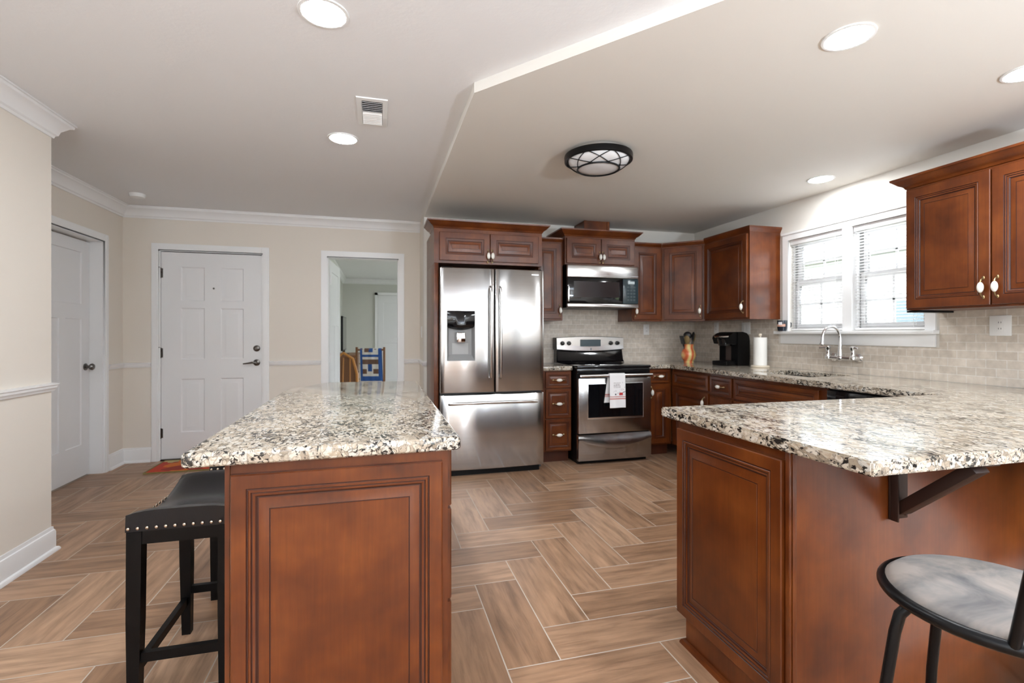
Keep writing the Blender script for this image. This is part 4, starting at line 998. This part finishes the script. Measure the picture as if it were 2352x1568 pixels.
utensil(0, .015, -.005, .01, .330, 'ladle', UTB, 'tall black ladle in the middle of the vase', 'ladle')
utensil(.0, -.02, .040, -.03, .320, 'spoon', UTB, 'black spoon at the front of the vase', 'serving_spoon')
utensil(.02, 0, .062, -.02, .300, 'spoon', UTW, 'brown wooden spoon leaning right in the vase', 'wooden_spoon')
utensil(-.015, -.01, -.040, -.025, .275, 'spoon', UTW, 'olive wooden spoon leaning left in the vase', 'wooden_spoon')
# mug
mg = empty('mug', 'black printed mug on the left end of the window sill', 'mug', (3.462, 3.585, WIN[2] - .0005), R(-35))
mb = MB(); mb.lathe([(.030, 0), (.034, .004), (.039, .03), (.041, .095), (.038, .095), (.036, .03), (.028, .008), (0, .008)]); mb.build('cup', MUGB, mg)
mb = MB(); mb.tube([(.038, 0, .082), (.055, 0, .085), (.070, 0, .068), (.068, 0, .04), (.052, 0, .022), (.036, 0, .022)], .005, 10); mb.build('handle', MUGB, mg)
mb = MB()
for r0, mi, z0, z1, a0_, a1_ in ((.0412, 0, .040, .062, 190, 300), (.0416, 1, .055, .08, 215, 260)):
    lp = [[(r0 * math.cos(R(a0_ + (a1_ - a0_) * i / 10)), r0 * math.sin(R(a0_ + (a1_ - a0_) * i / 10)), z) for i in range(11)] for z in (z0, z1)]
    mb.ring(lp, mi, closed=False)
mb.build('print', [MUGP, MUGW], mg)
# faucet
fc_ = empty('faucet', 'chrome wall mounted bridge faucet with a gooseneck spout', 'faucet', (XR - .0105, 2.985, 1.035))
mb = MB()
for y in (-.105, .105):
    Mw = Matrix.Translation((0, y, 0)) @ Matrix.Rotation(R(-90), 4, 'Y'); mb.lathe([(.032, 0), (.032, .006), (.018, .014), (.014, .05), (.014, .062)], M=Mw, seg=20)
mb.tube([(-.062, -.125, 0), (-.062, .125, 0)], .013, 14); mb.ell((-.062, 0, 0), .022, .024, .024); mb.build('bridge', CHROME, fc_)
mb = MB(); pts = [(-.062, 0, .0), (-.062, 0, .06), (-.062, 0, .15)] + [(-.062 - .085 + .085 * math.cos(t), 0, .15 + .092 * math.sin(t)) for t in [math.pi * i / 14 for i in range(1, 15)]] + [(-.236, 0, .115)]
mb.tube(pts, [.018, .015, .0115] + [.0105] * (len(pts) - 4) + [.012], 14); mb.ell((-.236, 0, .108), .017, .017, .014); mb.build('spout', CHROME, fc_)
for y in (-.105, .105):
    sg = 1 if y > 0 else -1
    mb = MB(); mb.lathe([(.022, -.008), (.024, .01), (.016, .02), (.014, .055), (.019, .068), (.022, .082), (.012, .092), (0, .094)], (-.062, y, 0), 18); mb.tube([(-.062, y, .078), (-.075, y + sg * .03, .080), (-.082, y + sg * .06, .074)], [.008, .006, .008], 10); mb.build('faucet_handle', CHROME, fc_)
# outlets and switches
def plate(name, label, loc, rz, wd=.072, ht=.116, kind='outlet', cat='outlet'):
    o = empty(name, label, cat, loc, rz)
    mb = MB(); mb.box(-wd / 2, wd / 2, -.006, -.0003, -ht / 2, ht / 2, 0, .002); mb.build('cover_plate', PLATE, o)
    if kind == 'outlet':
        mb = MB(); mb.box(-.017, .017, -.0085, -.006, -.034, .034, 0, .001)
        for z in (-.018, .018):
            for x in (-.006, .006): mb.box(x - .0012, x + .0012, -.0092, -.0084, z - .004, z + .005, 1)
        mb.build('receptacle', [PLATE, SLOT], o)
    else:
        k = max(1, round(wd / .05) - 0) if wd > .09 else 1
        for i in range(k):
            x = (i - (k - 1) / 2) * .046; mb = MB(); mb.box(x - .016, x + .016, -.009, -.006, -.033, .033, 0, .002); mb.build('rocker', PLATE, o)
    return o
plate('outlet', 'wide white outlet plate on the tile under the near wall cabinet', (XR - .0105, 2.01, 1.268), R(-90), .105, .118)
plate('light_switch', 'double white switch plate on the tile behind the paper towels', (XR - .0105, 4.06, 1.275), R(-90), .115, .116, 'sw', 'switch')
plate('outlet', 'white outlet plate on the tile above the coffee maker', (XR - .0105, 4.50, 1.285), R(-90), .072, .116)
plate('outlet', 'white outlet plate on the tile between the range and the vase', (2.873, YK - .0105, 1.268), 0, .072, .116)
plate('light_switch', 'small white switch on the wall return by the refrigerator', (XRET - .0005, 5.16, 1.24), R(90 + 180), .072, .116, 'sw', 'switch')

# ------------------------------------------------------------------ ceiling fixtures
def downlight(x, y, z, label, r=.078):
    o = empty('recessed_light', label, 'ceiling light', (x, y, z), 0, 'recessed ceiling lights')
    mb = MB(); mb.lathe([(r + .014, -.0005), (r + .013, -.005), (r + .004, -.0065), (r, -.0055), (r, -.0005)], seg=40, cap=False); mb.build('trim_ring', PLATE, o)
    mb = MB(); mb.lathe([(r, -.0055), (r * .96, -.0068), (r * .8, -.0080), (r * .5, -.0088), (0.0, -.009)], seg=40); mb.build('diffuser', LED, o)
downlight(-.203, 1.960, ZU, 'recessed ceiling light at the top of the higher ceiling, nearest the camera')
downlight(-.217, 3.187, ZU, 'recessed ceiling light beside the ceiling vent')
downlight(1.760, 1.498, ZK, 'recessed light in the lower ceiling above the peninsula')
downlight(2.760, 1.490, ZK, 'recessed light cut off by the right edge, above the near wall cabinet')
downlight(3.178, 2.928, ZK, 'small recessed light close to the wall above the sink window')
downlight(1.6, -2.2, ZU, 'unseen recessed light added behind the camera')  # extra lamp added out of view for more light
downlight(1.2, 7.0, ZU, 'recessed light of the next room'); downlight(1.2, 9.6, ZU, 'far unseen recessed light added to brighten the next room')  # lamps added out of view to brighten the next room
cv = empty('ceiling_vent', 'white square ceiling vent with louvers over a backing painted shadow dark', 'vent', (-.038, 2.770, ZU))
mb = MB(); a, b = .080, .170
mb.ring([[(-a + i, -b + i * 1.0, z), (a - i, -b + i, z), (a - i, b - i, z), (-a + i, b - i, z)] for i, z in ((0, -.0005), (.002, -.006), (.026, -.009), (.028, -.004), (.028, -.0005))]); mb.build('frame', PLATE, cv)
mb = MB(); mb.box(-.05, .05, -.14, .14, -.0025, -.0005); mb.build('duct_backing', VENTD, cv)  # dark sheet, the shade inside the duct put into its colour
mb = MB()
for i in range(13):
    y = -.126 + i * .021; M = Matrix.Translation((0, y, -.006)) @ Matrix.Rotation(R(23 if i < 6 else -45), 4, 'X'); mb.box(-.051, .051, -.009, .009, -.0006, .0006, M=M)
mb.build('louvers', PLATE, cv)
mb = MB(); mb.lathe([(.060, -.0005), (.060, -.012), (.052, -.030), (.035, -.034), (0, -.035)]); tag(mb.build('smoke_detector', PLATE, loc=(-2.015, 4.915, ZU)), 'round white smoke detector on the ceiling near the side wall', 'smoke detector')
# flush mount lamp
fm = empty('flush_ceiling_lamp', 'flush ceiling lamp with black lattice ring and opal glass', 'ceiling light', (1.345, 2.870, ZK))
mb = MB(); mb.lathe([(.190, -.0005), (.190, -.022), (.15, -.024)], seg=48); mb.build('canopy', STEEL_P, fm)
mb = MB(); mb.lathe([(.205, -.020), (.214, -.022), (.216, -.030), (.214, -.058), (.207, -.062), (.198, -.060), (.198, -.022)], seg=56, cap=False); mb.build('outer_ring', BLACKM, fm)
mb = MB(); dome = [(.195 * math.cos(t), -.050 - .070 * math.sin(t)) for t in [math.pi / 2 * i / 12 for i in range(13)]]; dome[-1] = (0, dome[-1][1]); mb.lathe(dome, seg=48); mb.build('glass_dome', OPAL, fm)
def on_dome(a, t, off=.006): return ((.195 + off) * math.cos(t) * math.cos(a), (.195 + off) * math.cos(t) * math.sin(a), -.050 - (.070 + off) * math.sin(t))
mb = MB(); t_in = math.acos(.128 / .195)
mb.tube([on_dome(2 * math.pi * i / 48, t_in) for i in range(48)], .0055, 8, closed=True); mb.build('inner_ring', BLACKM, fm)
mb = MB()
for k in range(8):
    a0_ = 2 * math.pi * k / 8
    for sg in (1, -1):
        mb.tube([on_dome(a0_ + sg * 1.05 * s, .02 + (t_in - .02) * math.sin(s * math.pi / 2)) for s in [i / 12 for i in range(13)]], .0028, 6)
mb.build('lattice', BLACKM, fm)

# ------------------------------------------------------------------ stools
def saddle_stool(loc, label):
    st = empty('saddle_stool', label, 'stool', loc, 0, 'black saddle stools at the island')
    hx, hy, H = .152, .235, .600
    mb = MB(); nx, ny = 12, 20; g = []
    for i in range(nx + 1):
        u = -1 + 2 * i / nx; row = []
        for j in range(ny + 1):
            v_ = -1 + 2 * j / ny
            z = H + .016 + .050 * abs(v_) ** 1.8 - .012 * (abs(u) ** 4)
            e = max(abs(u) ** 6, abs(v_) ** 10); z -= .012 * e
            row.append(mb.v(u * hx, v_ * (hy - .004), z))
        g.append(row)
    for i in range(nx):
        for j in range(ny): mb.f([g[i][j], g[i + 1][j], g[i + 1][j + 1], g[i][j + 1]])
    rim = [g[i][0] for i in range(nx + 1)] + [g[nx][j] for j in range(1, ny + 1)] + [g[i][ny] for i in range(nx - 1, -1, -1)] + [g[0][j] for j in range(ny - 1, 0, -1)]
    def low(v): return mb.v(v.co.x * 1.008, v.co.y * 1.006, H - .012)
    lo = [low(v) for v in rim]; n = len(rim)
    for i in range(n): mb.f([rim[i], lo[i], lo[(i + 1) % n], rim[(i + 1) % n]])
    mb.f(lo[::-1]); mb.build('seat', LEATHER, st, ang=60)
    mb = MB()
    for x in (-1, 1):
        for j in range(19): mb.ell((x * (hx + .002), -hy + .015 + j * (2 * hy - .03) / 18, H - .001), .0035, .0055, .0055, 0, 8, 6)
    for y in (-1, 1):
        for j in range(12): mb.ell((-hx + .008 + j * (2 * hx - .016) / 11, y * (hy - .0005), H - .001), .0055, .0035, .0055, 0, 8, 6)
    nl = mb.build('nailheads', NAIL, st)
    mb = MB(); mb.box(-hx + .005, hx - .005, -hy + .008, -hy + .026, H - .055, H - .0125); mb.box(-hx + .005, hx - .005, hy - .026, hy - .008, H - .055, H - .0125); mb.box(-hx + .006, -hx + .022, -hy + .02, hy - .02, H - .055, H - .0125); mb.box(hx - .022, hx - .006, -hy + .02, hy - .02, H - .055, H - .0125); mb.build('apron', BLKWOOD, st)
    for sx in (-1, 1):
        for sy in (-1, 1):
            mb = MB(); a = .021
            top = (sx * (hx - .022), sy * (hy - .025)); bot = (sx * (hx - .022), sy * (hy - .012))
            lp = [[(cx + dx * w_, cy + dy * w_, z) for dx, dy in ((-1, -1), (1, -1), (1, 1), (-1, 1))] for (cx, cy), w_, z in ((bot, .0155, 0), (((top[0] + bot[0]) / 2, (top[1] + bot[1]) / 2), .020, .3), (top, a, H - .013))]
            mb.ring(lp, 0, cap0=True, cap1=True); mb.build('leg', BLKWOOD, st)
    for y in (-1, 1):
        mb = MB(); mb.box(-hx + .03, hx - .03, y * (hy - .018) - .010, y * (hy - .018) + .010, .165, .195); mb.build('stretcher', BLKWOOD, st)
    for x in (-1, 1):
        mb = MB(); mb.box(x * (hx - .022) - .010, x * (hx - .022) + .010, -hy + .03, hy - .03, .125, .155); mb.build('stretcher', BLKWOOD, st)
    return st
s1 = saddle_stool((-.628, 2.055, 0), 'black leather saddle stool with nailhead trim, nearest at the island')
s2 = copy_tree(s1); s2.location = (-.600, 2.76, 0); s2['label'] = 'second black saddle stool, mostly hidden behind the island end'
# round bar stool
rs = empty('bar_stool', 'round grey cushioned bar stool with black tube frame at the peninsula', 'stool', (1.285, .745, 0), R(18))
SH, SR = .645, .198
mb = MB(); mb.lathe([(0, SH - .012), (SR - .014, SH - .012), (SR - .006, SH - .002), (SR - .004, SH + .008), (SR - .018, SH + .020), (SR - .06, SH + .026), (0, SH + .028)], seg=48); mb.build('seat_cushion', VELVET, rs, ang=70)
mb = MB(); mb.tube([(SR * math.cos(t), SR * math.sin(t), SH - .004) for t in [2 * math.pi * i / 56 for i in range(56)]], .0125, 12, closed=True); mb.lathe([(0, SH - .0145), (SR - .006, SH - .0145), (SR - .006, SH - .0125), (0, SH - .0125)]); mb.build('seat_frame', BLACKM, rs)
for k, a_ in enumerate((135, 225, 315, 45)):
    a_ = R(a_); c_, s_a = math.cos(a_), math.sin(a_)
    mb = MB(); mb.tube([(c_ * .13, s_a * .13, SH - .022), (c_ * .165, s_a * .165, SH - .028), (c_ * .185, s_a * .185, SH - .05), (c_ * .195, s_a * .195, SH - .09), (c_ * .225, s_a * .225, .35), (c_ * .25, s_a * .25, .012)], .0115, 12); lg = mb.build('leg', BLACKM, rs)
    mb = MB(); mb.cyl((c_ * .2505, s_a * .2505, 0), (c_ * .25, s_a * .25, .02), .014, seg=12); mb.build('foot_cap', RUBBER, lg)
mb = MB(); mb.tube([(.226 * math.cos(t), .226 * math.sin(t), .25) for t in [2 * math.pi * i / 48 for i in range(48)]], .009, 10, closed=True); mb.build('foot_ring', BLACKM, rs)
mb = MB()
aL, aR = R(198), R(342)
d1, d2 = R(4.0), R(8.0)
def bp_(a, r, z): return (r * math.cos(a), r * math.sin(a), z)
mb.tube([bp_(aL, SR, SH - .006), bp_(aL + d1, SR + .040, SH + .15), bp_(aL + d2, SR + .075, SH + .32)] + [bp_(aL + d2 + (aR - aL - 2 * d2) * i / 12, SR + .080, SH + .345) for i in range(1, 12)] + [bp_(aR - d2, SR + .075, SH + .32), bp_(aR - d1, SR + .040, SH + .15), bp_(aR, SR, SH - .006)], .0100, 12)
mb.tube([bp_(aL + d1 * 1.3 + (aR - aL - 2.6 * d1) * i / 12, SR + .048, SH + .20) for i in range(13)], .010, 10); mb.build('backrest', BLACKM, rs)

# ------------------------------------------------------------------ entry rug
mb = MB(); mb.box(0, .80, 0, .43, .0, .008, 0, .002); rg_ = empty('door_mat', 'autumn coloured orange and red rug at the entry door', 'rug', (-1.975, 4.955, .0005))
mb.build('pile', RUG, rg_)
mb = MB()
for q in ((-.012, .812, -.012, -.0), (-.012, .812, .43, .442), (-.012, 0, 0, .43), (.80, .812, 0, .43)): mb.box(q[0], q[1], q[2], q[3], .0, .009)
mb.build('binding', RUGB, rg_)

# ------------------------------------------------------------------ things in the next room
mb = MB(); mb.box(0, .42, 0, 1.3, 0, .04); dres = empty('dresser', 'low brown wooden dresser against the left wall of the next room', 'dresser', (-.755, 7.75, .0045))
mb.build('plinth', DRESS, dres)
mb = MB(); mb.box(0, .40, .01, 1.29, .04, .86); mb.build('case', DRESS, dres)
mb = MB(); mb.box(0, .43, 0, 1.3, .86, .89, 0, .004); mb.build('top', DRESS, dres)
for i in range(3):
    mb = MB(); mb.box(.40, .415, .03, 1.27, .07 + i * .26, .31 + i * .26, 0, .003); dd = mb.build('drawer', DRESS, dres); mb = MB(); mb.ell((.425, .35, .19 + i * .26), .012, .014, .014); mb.ell((.425, .95, .19 + i * .26), .012, .014, .014); mb.build('knob', BRASS, dd)
tv = empty('television', 'flat black television seen edge on, on the dresser in the next room', 'television', (-.56, 8.35, .895))
mb = MB(); mb.box(-.015, .015, -.42, .42, .06, .60, 0, .004); mb.build('screen_case', BLACKM, tv); mb = MB(); mb.box(.0155, .0165, -.40, .40, .08, .585); mb.build('screen', BLKGLASS, tv); mb = MB(); mb.box(-.08, .08, -.15, .15, 0, .012); mb.cyl((0, 0, .012), (0, 0, .07), .02); mb.build('stand', BLACKM, tv)
ch = empty('wooden_chair', 'honey coloured wooden chair with a curved back in the next room', 'chair', (-.53, 7.05, .0045), R(-8))
mb = MB(); mb.box(-.22, .22, -.22, .22, .42, .455, 0, .01); mb.build('seat', ORANGEW, ch)
for x in (-.19, .19):
    mb = MB(); mb.tube([(x, -.19, 0), (x, -.19, .42)], .018, 10); mb.build('leg', ORANGEW, ch)
    mb = MB(); mb.tube([(x, .2, 0), (x, .2, .42)], .018, 10); mb.build('leg', ORANGEW, ch)
mb = MB(); mb.tube([(-.20, .2, .44), (-.19, .235, .65), (-.13, .26, .86), (0, .27, .945), (.13, .26, .86), (.19, .235, .65), (.20, .2, .44)], .020, 10)
for x in (-.1, 0, .1): mb.tube([(x, .21, .45), (x * .9, .26, .88)], .009, 8)
mb.build('backrest', ORANGEW, ch)
qr = empty('quilt_rack', 'brown wooden quilt rack in the next room', 'rack', (-.13, 7.55, .0045), R(-12))
for x in (-.20, .20):
    mb = MB(); mb.box(x - .014, x + .014, -.02, .02, 0, 1.02); mb.box(x - .014, x + .014, -.18, .18, 0, .03); mb.build('upright', DRESS, qr)
for z in (.98, .45):
    mb = MB(); mb.tube([(-.20, 0, z), (.20, 0, z)], .014, 10); mb.build('rail', DRESS, qr)
ql = empty('quilt', 'blue and white patchwork quilt draped over the rack in the next room', 'quilt', (-.13, 7.55, .9895), R(-12))
mb = MB(); nU, nS = 20, 30; g = []
for i in range(nU + 1):
    u = -.15 + .31 * i / nU; row = []
    for j in range(nS + 1):
        d = j / nS * 1.06
        if d < .5: y, z = -.02, -(.5 - d)
        elif d < .56: a_ = (d - .5) / .06 * math.pi; y, z = -.02 * math.cos(a_), .018 * math.sin(a_)
        else: y, z = .02, -(d - .56)
        row.append(mb.v(u + .03 * max(0, -z), y - .02 * max(0, -z) * (1 if y < 0 else -1) + .005 * math.sin(i), z))
    g.append(row)
for i in range(nU):
    for j in range(nS):
        d = (j + .5) / nS * 1.06; uu = (i + .5) / nU; mi = 0
        if uu < .10 or uu > .86 or .05 < d < .11 or .38 < d < .44: mi = 1
        elif .34 < uu < .56 and .17 < d < .28: mi = 1
        elif (uu < .32 or uu > .58) and (.14 < d < .22 or .29 < d < .35): mi = 2
        elif .3 < uu < .6 and .30 < d < .35: mi = 2
        elif d > .46: mi = (0, 2, 1, 0)[(i // 4) % 4]
        if d < .03: mi = 0
        mb.f([g[i][j], g[i + 1][j], g[i + 1][j + 1], g[i][j + 1]], mi)
q_ = mb.build('quilt_cloth', [Q_WHT, Q_BLUE, Q_BRN], ql, ang=80); md = q_.modifiers.new('thickness', 'SOLIDIFY'); md.thickness = .006; md.offset = 1
